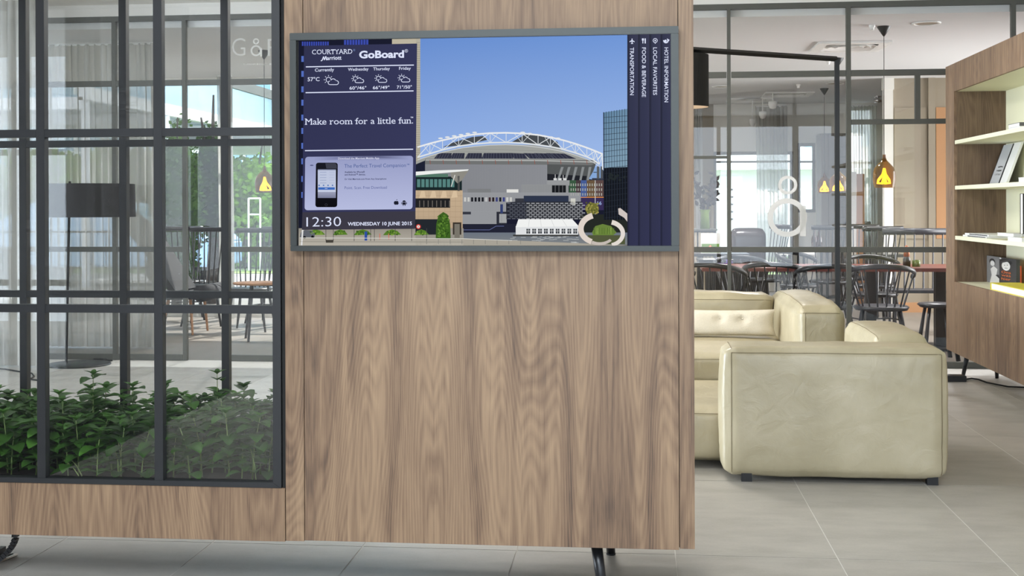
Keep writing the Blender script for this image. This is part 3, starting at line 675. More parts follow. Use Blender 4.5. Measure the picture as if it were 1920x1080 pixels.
cloud(622, 151, 1.0); cloud(671.3, 148.6, 0.84); cloud(714.6, 148, 0.84); cloud(758, 147.2, 0.84)
iv.text('Make room for a little fun.', 572.8, 774.5, 233.8, 231.4, 11.4, WH, 34, 0.0, slab=True)
iv.text('TM', 769.5, 774.6, 221.4, 221.2, 2.4, WH, 34, 0.02)
def rrect(x0, y0, x1, y1, r, c, c2, layer, sl=0.0):
    pts = []; cl = []
    for cx_, cy_, a in ((x1-r, y0+r, -0.5), (x1-r, y1-r, 0), (x0+r, y1-r, 0.5), (x0+r, y0+r, 1)):
        for k in range(6):
            an = (a+k/10)*math.pi; p = (cx_+r*math.cos(an), cy_+r*math.sin(an))
            t = (p[1]-y0)/(y1-y0); pts.append((p[0]-t*1.2, p[1]-(p[0]-x0)/(x1-x0)*sl)); cl.append(tuple(c[i]+(c2[i]-c[i])*t for i in range(3)))
    iv.add(pts, cl, layer)
rrect(572.3, 294, 774.6, 394.2, 5.5, (150, 156, 196), (182, 188, 222), 33, 2.0)
iv.add([(590, 294.2), (700, 293.2), (765, 292.8), (765, 299), (700, 300), (590, 301)], [(150, 156, 196), (66, 68, 104), (150, 156, 196), (150, 156, 196), (80, 82, 120), (150, 156, 196)], 34)
iv.text('Download the Marriott Mobile App', 634, 711, 299, 298.2, 3.8, (214, 216, 236), 36, 0.01)
iv.disc(584.5, 310, 3.4, (96, 100, 140), 35, ry=1.3)
rrect(592.4, 305, 633.4, 388.4, 4.5, (26, 27, 36), (14, 14, 18), 36)
iv.add([(610, 306), (629, 306), (631.5, 310), (631.5, 316), (612, 316)], (62, 64, 76), 37)
iv.rect(595.8, 317.2, 629.8, 371, (188, 196, 220), 38, (196, 204, 224)); iv.rect(595.8, 317.2, 629.8, 319, (110, 116, 140), 39)
iv.rect(596.6, 351.2, 627.8, 355.8, (58, 104, 186), 39); iv.rect(609, 353, 614, 354, (190, 204, 236), 40)
for k in range(4): iv.rect(597+k*8.4, 346.3, 599.6+k*8.4, 348.8, (86, 120, 180), 39)
for y in (323, 328, 333, 338, 343): iv.line([(600, y), (612, y)], 0.8, (136, 148, 184), 39); iv.line([(617, y), (627, y)], 0.7, (170, 180, 208), 39)
iv.rect(595.8, 360, 629.8, 371.2, (156, 160, 184), 38.5, (120, 124, 150)); iv.arc(611.5, 384, 2.2, 0, 2*math.pi, 0.6, (60, 60, 68), 39)
BLU = (74, 94, 150)
iv.text('The Perfect Travel Companion', 645.6, 761, 314.6, 313, 6.7, BLU, 35, 0.0); iv.text('TM', 762.5, 767.5, 309.4, 309.2, 2.2, BLU, 35, 0.01)
iv.text('Available for iPhone®', 646.2, 684, 324.2, 323.8, 3.2, (42, 46, 84), 35, 0.016); iv.text('and Android™ devices.', 646.2, 685.5, 329, 328.6, 3.2, (42, 46, 84), 35, 0.016)
iv.text('Or Visit Marriott.com From Any Smartphone', 646, 724.4, 337.4, 336.6, 3.0, (50, 54, 92), 35, 0.016)
iv.text('Point. Scan. Free Download', 646, 725.3, 354.7, 353.8, 5.2, (92, 102, 156), 35, 0.0)
# little platform emblems
iv.disc(741.4, 380.4, 3.0, (28, 30, 44), 35, ry=3.6); iv.disc(744.6, 380.4, 3.0, (28, 30, 44), 35, ry=3.6); iv.add([(743, 376), (743.4, 374.4), (745, 373.4), (744.8, 375.2)], (28, 30, 44), 35); iv.disc(748.0, 379.4, 1.2, (178, 184, 218), 36)
iv.rect(754.4, 379.4, 761, 383.8, (28, 30, 44), 35); iv.disc(757.7, 378.8, 3.3, (28, 30, 44), 35, ry=3.2, n=12, a0=math.pi, a1=2.09*math.pi)
for x in (753, 762.4): iv.line([(x, 379.4), (x, 382.8)], 1.2, (28, 30, 44), 35)
for x in (756, 759.4): iv.line([(x, 383.6), (x, 386)], 1.3, (28, 30, 44), 35)
iv.text('12:30', 574.6, 639.4, 425, 424, 17.4, WH, 34, -0.008)
iv.text('WEDNESDAY 10 JUNE 2015', 652, 772.4, 423, 421.9, 6.4, WH, 34, 0.022)
iv.build('information_column', tv)
# menu strips
mv = [1176.2, 1196.5, 1217.6, 1238.6, 1262]
for i, (t, y1) in enumerate((('TRANSPORTATION', 178.3), ('FOOD & BEVERAGE', 182), ('LOCAL FAVORITES', 178.2), ('HOTEL INFORMATION', 191.6))):
    c_ = Canvas(); a, b = mv[i], mv[i+1]
    c_.add([(a, 60), (a+5, 60), (a+5, 470), (a, 470)], [(38, 40, 52), (54, 57, 78), (50, 52, 78), (34, 36, 52)], 30)
    c_.add([(a+5, 60), (b, 60), (b, 470), (a+5, 470)], [(54, 57, 78), (60, 62, 84), (52, 54, 82), (50, 52, 78)], 30)
    xb_ = (1181.3, 1203.8, 1224.7, 1245.8)[i]
    c_.text(t, 89, y1, xb_, xb_, 7.2, WH, 33, 0.008, vertical=True)
    x, y = xb_+3.8, 77
    if i == 0:
        c_.line([(x, y-4.6), (x, y+4.2)], 1.7, WH, 33); c_.line([(x-4.6, y+1.4), (x, y-1), (x+4.6, y+1.4)], 1.7, WH, 33); c_.line([(x-2, y+4.6), (x+2, y+4.6)], 1.2, WH, 33)
    elif i == 1:
        c_.line([(x-2.2, y-5), (x-2.2, y+4.4)], 1.5, WH, 33); c_.rect(x-4, y-5, x-0.4, y-1, WH, 33); c_.line([(x+2.2, y-5), (x+2.2, y+4.4)], 2.2, WH, 33)
    elif i == 2:
        c_.arc(x, y-1, 3.9, 0, 2*math.pi, 1.2, WH, 33, 18); c_.disc(x, y-1, 1.5, WH, 33); c_.line([(x, y+2.6), (x, y+5)], 1.3, WH, 33)
    else:
        c_.arc(x-1, y-1, 4, 0.0, math.pi*1.05, 2.6, WH, 33, 10); c_.add([(x+1, y-5), (x+6, y-2), (x+2, y+2)], WH, 34); c_.disc(x-1.6, y-0.6, 2, WH, 33)
    c_.build('menu_strip', tv)
# ---------------------------------------------------------------- mint plants
def leaf_mesh(mb, base, d, up_, L, w):
    d = d.normalized(); side = d.cross(up_).normalized(); nrm = side.cross(d).normalized()
    prof = [(0.0, 0.05), (0.2, 0.75), (0.45, 1.0), (0.7, 0.74), (0.88, 0.36), (1.0, 0.0)]
    rows = []
    for t, ww in prof:
        c = base + d*L*t + nrm*(-0.30*L*t*t)
        e = w*ww/2
        rows.append((c - side*e + nrm*e*0.35, c, c + side*e + nrm*e*0.35))
    k = len(mb.v)
    for r in rows: mb.v += [Vector(q) for q in r]
    for i in range(len(rows)-1):
        for j in range(2): mb.f.append((k+i*3+j, k+i*3+j+1, k+(i+1)*3+j+1, k+(i+1)*3+j))
def mint_parts(h, r_, lean=0.03, leaf=0.070, gap=0.020, start=0.12):
    top = Vector((r_.uniform(-lean, lean), r_.uniform(-lean, lean), h))
    mid = Vector((top.x*0.3, top.y*0.3, h*0.55))
    st = MB().tube([(0, 0, -0.02), mid, top], [0.0028, 0.0022, 0.0012], 5)
    leaves = []
    z = h*start; k = 0
    while z < h:
        t = z/h; c = top*(t*t) ; c.z = z
        an = k*math.pi/2 + r_.uniform(-0.5, 0.5)
        s_ = leaf*(0.75+0.35*math.sin(min(1, t*1.05)*math.pi*0.8))*r_.uniform(0.8, 1.15)
        for q in (0, math.pi):
            a = an+q+r_.uniform(-0.2, 0.2)
            d = Vector((math.cos(a), math.sin(a), r_.uniform(0.05, 0.55)))
            mb = MB(); leaf_mesh(mb, c, d, Vector((0, 0, 1)), s_*r_.uniform(0.9, 1.1), s_*0.74); leaves.append(mb)
        z += gap*r_.uniform(0.8, 1.2); k += 1
    for q in range(4):
        mb = MB(); a = q*math.pi/2+0.3; leaf_mesh(mb, top, Vector((math.cos(a), math.sin(a), 0.9)), Vector((0, 0, 1)), leaf*0.55, leaf*0.3); leaves.append(mb)
    return st, leaves
def mint_plant(h, seed, label, split=False, **kw):
    r_ = random.Random(seed)
    st, lv = mint_parts(h, r_, **kw)
    t = thing('mint_plant', label, 'plant', (0, 0, 0), 'leafy green herbs in the planter')
    st.build('stem', 'stem_green', t, smooth=True)
    if split:
        for l_ in lv: l_.build('leaf', 'mint', t, smooth=True)
    else:
        f = MB()
        for l_ in lv:
            k = len(f.v); f.v += l_.v; f.f += [tuple(i+k for i in q) for q in l_.f]
        f.build('foliage', 'mint', t, smooth=True)
    return t
LBL = 'bushy green mint plant in the dense herb bed behind the gridded glass'
protos = [mint_plant(h, 30+i, LBL) for i, h in enumerate((0.15, 0.175, 0.195, 0.21))]
ORD = ('first', 'second', 'third', 'fourth', 'fifth', 'sixth', 'seventh', 'eighth', 'ninth', 'tenth', 'eleventh', 'twelfth'); ROWS = ('front', 'second', 'third', 'fourth', 'fifth', 'rear'); order = {}
used = set(); rp = random.Random(12); i = 0
for iy in range(6):
    for ix in range(25):
        x = -2.62 + ix*0.056 + rp.uniform(-0.022, 0.022); y = 4.10 + iy*0.096 + rp.uniform(-0.03, 0.03)
        if x > -1.25: continue
        pane = 'behind the left edge pane' if x < -2.033 else ('behind the middle pane' if x < -1.618 else 'behind the pane beside the walnut strip')
        kk = (iy, pane); order[kk] = order.get(kk, 0)+1
        lab = '%s mint plant from the left, %s row, %s' % (ORD[order[kk]-1], ROWS[iy], pane)
        k = rp.randrange(4) if iy > 0 else rp.randrange(3)
        place(protos[k], (x, y, 0.378), rp.uniform(0, 6.3), label=lab, sc=rp.uniform(0.92, 1.18), first=k not in used); used.add(k)
for px, py, Y, sd, lab in ((173, 703, 4.30, 5, 'tall mint shoot with a broad leaf crown rising above the herb bed'),
                           (408, 702, 4.34, 8, 'slim mint shoot standing tall beside the post near the floor reflection'),
                           (118, 752, 4.2, 9, 'low mint shoot with upright tip just right of the first front glazing bar')):
    b_ = P(px, py, Y); h = b_.z-0.378
    t = mint_plant(h, sd, lab, split=True, lean=0.008, leaf=0.066, gap=0.046, start=0.5)
    t.location = (b_.x, Y, 0.378)
# bare stalks near the glass
for k, (a, b) in enumerate((((150, 890), (120, 862)), ((155, 895), (132, 860)), ((222, 895), (216, 842)), ((228, 893), (222, 830)), ((480, 890), (470, 842)))):
    p0 = P(a[0], a[1]+5, 4.075); p1 = P(b[0], b[1], 4.08); p0.z = 0.378
    tag(MB().tube([p0, (p0+p1)/2+Vector((0.004, 0, 0.004)), p1], [0.0022, 0.002, 0.0012], 5).build('bare_stalk', 'stem_green', None, smooth=True, origin=p0),
        ['pale bare stalk leaning left at the foot of the herb bed', 'thin bare stalk crossing another in the herb bed', 'upright pale stalk in the middle pane of herbs', 'longest pale stalk in the middle pane of herbs', 'pale bare stalk in the pane beside the walnut strip'][k], 'stalk', 'bare stalks in the herb bed')
# ---------------------------------------------------------------- leather sofas
def soft_map(lo, hi, r, puff=(0, 0, 0), wr=0.004, seed=0):
    lo, hi = Vector(lo), Vector(hi); c = (lo+hi)/2; h = (hi-lo)/2
    def f(u, lift=0.0):
        e = [math.copysign(abs(t)**0.75, t) if abs(t) < 1 else t for t in u]
        q = Vector((e[0]*h.x, e[1]*h.y, e[2]*h.z)); inn = Vector((max(-(h.x-r), min(h.x-r, q.x)), max(-(h.y-r), min(h.y-r, q.y)), max(-(h.z-r), min(h.z-r, q.z))))
        d = q-inn; dn = d.normalized() if d.length > 1e-7 else Vector((0, 0, 0))
        p = inn + dn*r
        for k in range(3):
            a, b = [i for i in range(3) if i != k]
            p[k] += math.copysign(puff[k], u[k])*abs(u[k])**3*max(0, (1-u[a]**2))**0.5*max(0, (1-u[b]**2))**0.5 if puff[k] else 0
        w = noise.noise((p+c)*5+Vector((seed, 0, 0)))*wr + noise.noise(Vector(((p+c).x*9, (p+c).y*9, (p+c).z*26))+Vector((seed, 3, 0)))*wr*0.5
        return p + dn*(w+lift) + c
    return f
def soft_box(lo, hi, r, puff=(0.0, 0.0, 0.0), n=14, wr=0.004, seed=0):
    f = soft_map(lo, hi, r, puff, wr, seed)
    bm = bmesh.new(); bmesh.ops.create_cube(bm, size=2)
    bmesh.ops.subdivide_edges(bm, edges=bm.edges[:], cuts=n, use_grid_fill=True)
    mb = MB(); mb.v = [f(Vector(v.co)) for v in bm.verts]; mb.f = [tuple(v.index for v in q.verts) for q in bm.faces]
    bm.free(); return mb
def seam_loop(parent, pts, r=0.0014): MB().tube(pts, r, 6, caps=False).build('seam', 'seam', parent, smooth=True)
def soft_piece(name, parent, lo, hi, r, puff, n, wr, seed, seams=(), mat='leather'):
    soft_box(lo, hi, r, puff, n, wr, seed).build(name, mat, parent, smooth=True)
    f = soft_map(lo, hi, r, puff, wr, seed)
    for a, b in seams:
        a, b = Vector(a), Vector(b); seam_loop(parent, [f(a.lerp(b, k/24), 0.0004) for k in range(25)])
# near sofa: end block, back, seat
sa = thing('leather_armchair', 'large beige leather lounge seat with boxy arm nearest the walnut divider', 'sofa', (0.9, 6.3, 0))
E_ = 0.90
soft_piece('arm', sa, (0.400, 5.90, 0.030), (1.418, 6.17, 0.640), 0.040, (0.022, 0.018, 0.008), 22, 0.005, 1,
           (((-0.93, -1, -0.96), (-0.93, -1, 0.9)), ((-0.93, -1, 0.9), (0.96, -1, 0.9)), ((0.96, -1, 0.9), (0.96, -1, -0.96)), ((-0.93, -0.9, 1), (-0.93, 0.9, 1))))
soft_piece('backrest', sa, (1.13, 6.175, 0.035), (1.418, 7.02, 0.655), 0.05, (0.01, 0.01, 0.03), 16, 0.005, 2, (((-0.72, -0.95, 1), (-0.72, 0.95, 1)), ((-0.8, 1, 0.9), (0.9, 1, 0.9))))
soft_piece('seat', sa, (0.03, 6.185, 0.035), (1.12, 7.22, 0.30), 0.05, (0.0, 0.01, 0.008), 14, 0.004, 3, (((-0.95, -1, 0.8), (0.95, -1, 0.8)),))
for x, y in ((0.50, 5.935), (1.36, 5.935), (0.10, 7.1), (1.36, 6.95), (0.10, 6.25)): BX((x-0.025, y-0.02, 0), (x+0.025, y+0.02, 0.04)).build('leg', 'black_metal', sa)
# far sofa
sb = thing('leather_sofa', 'long beige leather sofa against the glass partition with rounded arm', 'sofa', (0.3, 8.1, 0))
soft_piece('arm', sb, (0.925, 7.44, 0.035), (1.205, 8.84, 0.705), 0.055, (0.022, 0.01, 0.03), 22, 0.009, 5,
           (((-0.66, -0.97, 1), (-0.66, 0.97, 1)), ((-0.7, -1, 0.88), (0.9, -1, 0.88)), ((-0.55, -1, 0.88), (-0.55, -1, -0.9))))
soft_piece('backrest', sb, (-1.3, 8.55, 0.035), (0.918, 8.84, 0.700), 0.055, (0.0, 0.02, 0.02), 24, 0.012, 6, (((-0.98, -1, 0.87), (0.98, -1, 0.87)), ((0.98, -1, 0.87), (0.98, -1, -0.9))))
soft_piece('seat_cushion', sb, (-1.3, 7.26, 0.26), (0.918, 8.54, 0.445), 0.05, (0.0, 0.012, 0.012), 18, 0.005, 7, (((-0.98, -1, 0.6), (0.98, -1, 0.6)),))
soft_piece('base', sb, (-1.3, 7.28, 0.035), (0.918, 8.53, 0.262), 0.04, (0.0, 0.004, 0.0), 12, 0.003, 8)
for x, y in ((-1.2, 7.4), (1.1, 7.52), (-1.2, 8.7), (1.1, 8.7)): BX((x-0.03, y-0.03, 0), (x+0.03, y+0.03, 0.04)).build('leg', 'black_metal', sb)
# pillow
pw_ = thing('lumbar_pillow', 'oblong oatmeal linen pillow with buttons on the far sofa', 'pillow', (0.52, 8.35, 0.45))
def pillow():
    mb = MB(); nx, nz = 28, 14; x0, x1 = 0.17, 0.878; z0, z1 = 0.462, 0.632
    tufts = [(P(1349, 598, 8.1).x, 0.575), (P(1392, 600, 8.1).x, 0.572), (0.22, 0.575)]
    for s_ in (-1, 1):
        for j in range(nz+1):
            for i in range(nx+1):
                u, v = 2*i/nx-1, 2*j/nz-1
                pin = 1-0.06*(1-abs(v))*abs(u)**3
                x = (x0+x1)/2+(x1-x0)/2*u*(1-0.05*(1-v*v)*abs(u)**6); z = (z0+z1)/2+(z1-z0)/2*v*(1-0.10*(1-u*u)*abs(v)**6)
                t = max(0, (1-u**4)*(1-v**4))**0.5*0.07
                for tx, tz in tufts: t -= 0.028*math.exp(-((x-tx)**2+(z-tz)**2)/0.0006)
                t += noise.noise(Vector((x*12, z*12, s_)))*0.006*min(1, t*40)
                y = 8.10 + 0.42*(z-z0) - 0.0 + s_*t
                mb.v.append(Vector((x, y, z)))
    M = (nx+1)*(nz+1)
    for s_ in (0, 1):
        for j in range(nz):
            for i in range(nx):
                a = s_*M+j*(nx+1)+i; q = (a, a+1, a+nx+2, a+nx+1); mb.f.append(q if s_ == 0 else q[::-1])
    return mb, tufts
mb, tf = pillow(); mb.build('pillow_cover', 'linen', pw_, smooth=True)
for tx, tz in tf: MB().lathe((tx, 8.10+0.42*(tz-0.462)-0.045, tz), [(0.0, 0.004), (0.006, 0.003), (0.008, 0), (0.006, -0.003), (0.0, -0.004)], 10).build('button', 'linen', pw_, smooth=True)
# ---------------------------------------------------------------- black frame lamp behind the sofa
fl_ = thing('frame_lamp', 'thin black square-tube lamp frame arching over the far sofa with hanging shade', 'lamp', (1.36, 8.95, 0))
pt = P(1569, 108, 8.95); pb = P(1306, 91.5, 8.30); dirn = (pb-pt); pe = pt + dirn*1.35
mb = MB(); r_ = 0.016
mb.box((pt.x-r_, 8.95-r_, 0.02), (pt.x+r_, 8.95+r_, pt.z)); mb.build('post', 'black_metal', fl_)
MB().tube([Vector((pt.x, 8.95, pt.z-0.01)), Vector((pe.x, pe.y, pt.z-0.01))], 0.019, 4).build('beam', 'black_metal', fl_)
BX((pt.x-0.35, 8.80, 0), (pt.x+0.2, 9.10, 0.02)).build('base', 'black_metal', fl_)
sc_ = P(1280, 150, 8.25); zt = P(1306, 95, 8.25).z-0.03; zb_ = P(1306, 201, 8.25).z
MB().lathe((sc_.x, sc_.y, 0), [(0.172, zt), (0.172, zb_)], 40).build('shade', 'fabric_shade', fl_, smooth=True)
MB().disc((sc_.x, sc_.y, zt-0.002), 0.17, 40).build('shade_top', 'fabric_shade', fl_)
MB().lathe((sc_.x, sc_.y, 0), [(0.170, zt-0.003), (0.170, zb_+0.001)], 40).build('shade_lining', 'shade_glow', fl_, smooth=True)
MB().tube([(sc_.x, sc_.y, zt), (sc_.x, sc_.y, pt.z-0.02)], 0.004, 6).build('hanger', 'black_metal', fl_)
# ---------------------------------------------------------------- bookcase
bc = thing('bookcase', 'walnut bookcase with pale cream shelves on slanted black legs by the partition', 'bookcase', (2.5, 8.0, 0))
BXf, BY1, BY0, BZ0, BZ1, BK = 2.345, 9.75, 4.9, 0.20, 2.375, 2.72
zo1 = PX(1788, 172, BXf).z
zs_ = [PX(1789, 267, BXf).z, PX(1789, 352, BXf).z, PX(1789, 445.5, BXf).z]; zlow = PX(1789, 528, BXf).z
yo1 = PX(1789, 300, BXf).y
BX((BXf, BY1-0.018, BZ0), (BK+0.02, BY1, BZ1)).build('end_panel', 'walnut_case', bc, bevel=0.001)
BX((BXf, yo1, BZ0+0.001), (BXf+0.02, BY1-0.0185, BZ1-0.001)).build('front_stile', 'walnut_case', bc)
BX((BXf+0.0005, BY0, zo1), (BXf+0.02, yo1-0.0005, BZ1)).build('top_rail', 'walnut_case', bc, bevel=0.001)
BX((BXf+0.0005, BY0, BZ0), (BXf+0.02, yo1-0.0005, zlow)).build('bottom_front', 'walnut_case', bc, bevel=0.001)
BX((BXf+0.02, yo1-0.004, BZ0+0.02), (BK, BY1-0.0185, BZ1-0.02)).build('inner_cheek', 'walnut_inner', bc)
BX((BK, BY0, BZ0+0.01), (BK+0.02, BY1-0.02, BZ1)).build('back_board', 'cream', bc)
BX((BXf+0.02, BY0, zo1), (BK, yo1-0.004, BZ1)).build('top_box', 'cream', bc)
BX((BXf+0.02, BY0, BZ0), (BK, yo1-0.004, zlow)).build('bottom_box', 'cream', bc)
for z in zs_: BX((BXf+0.004, BY0, z-0.014), (BK, yo1-0.0045, z+0.014)).build('shelf', 'cream', bc, bevel=0.001)
def bleg(x, y, dx, dy): MB().tube([(x, y, BZ0), (x+dx, y+dy, 0)], [0.020, 0.013], 14).build('leg', 'leg_black', bc, smooth=True)
bf = PZ(1805, 708, 0); bleg(bf.x+0.03, bf.y-0.04, -0.03, 0.04); bleg(BK-0.06, 9.55, 0.02, 0.05); bleg(BXf+0.08, 5.2, -0.03, -0.05); bleg(BK-0.06, 5.2, 0.02, -0.05)
ZS = [z+0.014 for z in zs_]
def book(name, label, lo, hi, cover, axis='z', group=None, spine=None):
    """a lying or standing book: two covers, a spine and a paper block; axis = thickness direction"""
    lo, hi = Vector(lo), Vector(hi); t = thing(name, label, 'book', ((lo.x+hi.x)/2, (lo.y+hi.y)/2, lo.z), group)
    k = 'xyz'.index(axis); c = 0.0025
    l2, h2 = lo.copy(), hi.copy(); h2[k] = lo[k]+c; BX(l2, h2).build('cover', cover, t)
    l2, h2 = lo.copy(), hi.copy(); l2[k] = hi[k]-c; BX(l2, h2).build('cover', cover, t)
    l2, h2 = lo.copy(), hi.copy(); l2[k] += c; h2[k] -= c
    sp_ = spine or 1
    l3, h3 = l2.copy(), h2.copy(); h3[sp_] = lo[sp_]+c; BX(l3, h3).build('spine', cover, t)
    l4, h4 = l2.copy(), h2.copy(); l4[sp_] += c
    for q in range(3):
        if q != k and q != sp_: l4[q] += 0.003; h4[q] -= 0.003
    h4[sp_] -= 0.003
    BX(l4, h4).build('pages', 'paper', t); return t
yA = PX(1893, 235, 2.46).y
book('book', 'white paperback lying alone at the bottom of the pair on the top shelf', (2.45, yA-0.26, ZS[0]), (2.64, yA, ZS[0]+0.028), 'book_white', group='books on the top shelf')
yB = PX(1893, 225, 2.47).y
book('book', 'dark grey book lying on the white paperback of the top shelf', (2.46, yB-0.25, ZS[0]+0.0285), (2.63, yB, ZS[0]+0.055), 'ink_grey', group='books on the top shelf')
# leaning grey album
ab = thing('photo_album', 'grey album with black lettering leaning against the cream back of the second shelf', 'book', (2.6, 8.4, ZS[1]))
a0 = PX(1860, 341, 2.60); a1 = PX(1890, 341, 2.60); at_ = PX(1868, 271, 2.64)
def lean_slab(y0, y1, x0, x1, z0, z1, shift, mat, name, par, th):
    mb = MB(); dy = shift
    q = [Vector((x0, y0, z0)), Vector((x0, y1, z0)), Vector((x1, y1+dy, z1)), Vector((x1, y0+dy, z1))]; w = Vector((th, 0, 0))
    mb.poly(q[::-1]); mb.poly([p+w for p in q])
    for n_ in range(4): mb.poly([q[n_], q[(n_+1) % 4], q[(n_+1) % 4]+w, q[n_]+w])
    return mb.build(name, mat, par)
yl, yr = PX(1859, 340, 2.60).y, PX(1889, 338, 2.60).y; ztop = PX(1868, 272, 2.63).z
ym = yl+(yr-yl)*0.58
lean_slab(yl, ym, 2.58, 2.69, ZS[1], ztop, 0, 'book_grey', 'cover', ab, 0.022)
lean_slab(ym-0.006, yr, 2.586, 2.696, ZS[1], ztop+0.003, 0, 'book_white', 'pages', ab, 0.018)
lean_slab(yl+0.001, yl+0.012, 2.5785, 2.6885, ZS[1], ztop, 0, 'book_black', 'edge', ab, 0.022)
lean_slab(ym+0.000, ym-0.008, 2.5782, 2.6882, ZS[1], ztop, 0, 'book_black', 'edge', ab, 0.022)
def text_obj(t, fn, mat, parent, name='lettering', bold=0.0):
    v, f = glyphs(t, bold); mx = max(p[0] for p in v); mn = min(p[0] for p in v)
    ch = max(p[1] for p in glyphs('H', bold)[0])
    mb = MB(); mb.v = [fn((x-mn)/(mx-mn), y/ch) for x, y in v]; mb.f = list(f)
    return mb.build(name, mat, parent)
for i_, t_ in enumerate(('ANTON', 'CORBIJN', '1-2-3-4')):
    zz = PX(1872, 313+i_*7.2, 2.6).z; xx = 2.58+0.11*(zz-ZS[1])/(ztop-ZS[1])-0.0015
    ya, yb2 = yl+(ym-yl)*0.30, yl+(ym-yl)*0.82
    text_obj(t_, lambda u, v: Vector((xx+0.0*v, ya+(yb2-ya)*u, zz-0.012+v*0.020)), 'ink_black', ab, bold=0.02)
book('book', 'white book lying near the frame edge of the second shelf', (2.42, 7.3, ZS[1]), (2.60, PX(1909, 330, 2.42).y, ZS[1]+0.032), 'book_white')
# third shelf: ring-bound magazines and black standing volumes
y1_ = PX(1808, 442, 2.38).y
for i_, (lab, dx, z0, dy) in enumerate((('white spiral-bound catalogue at the bottom left of the third shelf', 0, 0, 0), ('white spiral-bound catalogue lying on another on the third shelf', 0.012, 0.013, 0.01))):
    t = thing('catalogue', lab, 'magazine', (2.5, y1_-0.3, ZS[2]+z0), 'ring-bound catalogues on the third shelf')
    BX((2.37+dx, y1_-0.62-dy, ZS[2]+z0), (2.60, y1_-dy, ZS[2]+z0+0.012)).build('pages', 'book_white', t)
    for k in range(26): BX((2.367+dx, y1_-0.15-k*0.018, ZS[2]+z0+0.003), (2.369+dx, y1_-0.143-k*0.018, ZS[2]+z0+0.009)).build('binding_ring', 'ink_black', t)
y2_ = PX(1871, 449, 2.38).y
book('book', 'thin pale book in front of the ring-bound catalogues', (2.375, y2_-0.36, ZS[2]+0.0265), (2.55, y2_, ZS[2]+0.046), 'book_white')
y3_ = PX(1891, 452, 2.36).y
book('book', 'slim white book with black edge lying under the black volume', (2.352, y3_-0.3, ZS[2]+0.0002), (2.366, y3_, ZS[2]+0.026), 'book_white', axis='z')
y4 = PX(1912.5, 440, 2.40).y
bk = book('book', 'tall black volume standing upright at the frame edge of the third shelf', (2.40, y4-0.06, ZS[2]+0.0465), (2.56, y4, PX(1912, 363, 2.40).z), 'book_black', axis='y', spine=0)
text_obj('POLITICALLY CARTOONING', lambda u, v: Vector((2.3985, y4-0.042+v*0.020, PX(1912, 363, 2.40).z-0.02-u*0.25)), 'paper', bk, bold=0.01)
# bottom compartment
y5, y6 = PX(1844, 535, 2.56).y, PX(1900, 540, 2.56).y
zt5 = PX(1844, 478, 2.58).z
bo = thing('photo_book', 'photo book with two people on its black and white cover beside an orange book', 'book', (2.58, (y5+y6)/2, zlow))
BX((2.58, y6, zlow), (2.605, y5, zt5)).build('cover', 'photo_dark', bo)
def cpoly(pts, mat, name, lift, par=bo):
    """u, v on the cover, u to the right, v up"""
    mb = MB(); mb.poly([Vector((2.58-lift, y5+(y6-y5)*u, zlow+(zt5-zlow)*v)) for u, v in pts]); return mb.build(name, mat, par)
ell = lambda cx, cy_, rx, ry, n=18: [(cx+rx*math.cos(2*math.pi*k/n), cy_+ry*math.sin(2*math.pi*k/n)) for k in range(n)]
cpoly([(0, 0), (0.46, 0), (0.46, 1), (0, 1)], 'photo_mid', 'cover_print', 0.0006)
cpoly(ell(0.22, 0.80, 0.10, 0.12), 'photo_dark', 'cover_print', 0.0012); cpoly(ell(0.23, 0.74, 0.075, 0.10), 'photo_light', 'cover_print', 0.0016)
cpoly([(0.13, 0.0), (0.45, 0.0), (0.46, 0.22), (0.36, 0.32), (0.40, 0.55), (0.27, 0.64), (0.16, 0.52), (0.20, 0.3)], 'photo_light', 'cover_print', 0.0012)
cpoly([(0.33, 0.32), (0.48, 0.20), (0.44, 0.36)], 'photo_dark', 'cover_print', 0.0018)
cpoly(ell(0.68, 0.86, 0.19, 0.12), 'ink_black', 'cover_print', 0.0008); cpoly(ell(0.68, 0.72, 0.135, 0.17), 'photo_light', 'cover_print', 0.0014)
cpoly([(0.50, 0.86), (0.84, 0.98), (0.87, 0.93), (0.52, 0.80)], 'photo_dark', 'cover_print', 0.0018)
cpoly(ell(0.50, 0.97, 0.035, 0.03), 'photo_light', 'cover_print', 0.0022); cpoly(ell(0.64, 0.74, 0.018, 0.012), 'ink_black', 'cover_print', 0.0022); cpoly(ell(0.73, 0.76, 0.018, 0.012), 'ink_black', 'cover_print', 0.0022)
cpoly([(0.64, 0.63), (0.74, 0.64), (0.73, 0.655), (0.65, 0.65)], 'ink_grey', 'cover_print', 0.0022)
for t_, v_ in (('Ons', 0.44), ('was', 0.33), ('hier', 0.20)):
    text_obj(t_, lambda u, v: Vector((2.5772, y5+(y6-y5)*(0.54+0.30*u), zlow+(zt5-zlow)*(v_+0.09*v+0.02*u))), 'ink_orange', bo)
y7 = PX(1835.5, 545, 2.61).y
book('book', 'orange-spined book leaning behind the photo book', (2.607, y6+0.05, zlow), (2.63, y7, PX(1837, 487, 2.61).z), 'book_orange', axis='x')
y8 = PX(1857, 556, 2.37).y
yb_ = thing('yellow_book', 'thick book with yellow cover lying in front of the photo book', 'book', (2.45, y8-0.2, zlow))
BX((2.37, y8-0.9, zlow), (2.56, y8, zlow+0.004)).build('cover', 'book_yellow', yb_); BX((2.37, y8-0.9, zlow+0.044), (2.56, y8, zlow+0.048)).build('cover', 'book_yellow', yb_)
BX((2.37, y8-0.006, zlow+0.004), (2.56, y8, zlow+0.044)).build('spine', 'book_yellow', yb_); BX((2.376, y8-0.89, zlow+0.004), (2.55, y8-0.006, zlow+0.044)).build('pages', 'paper', yb_)
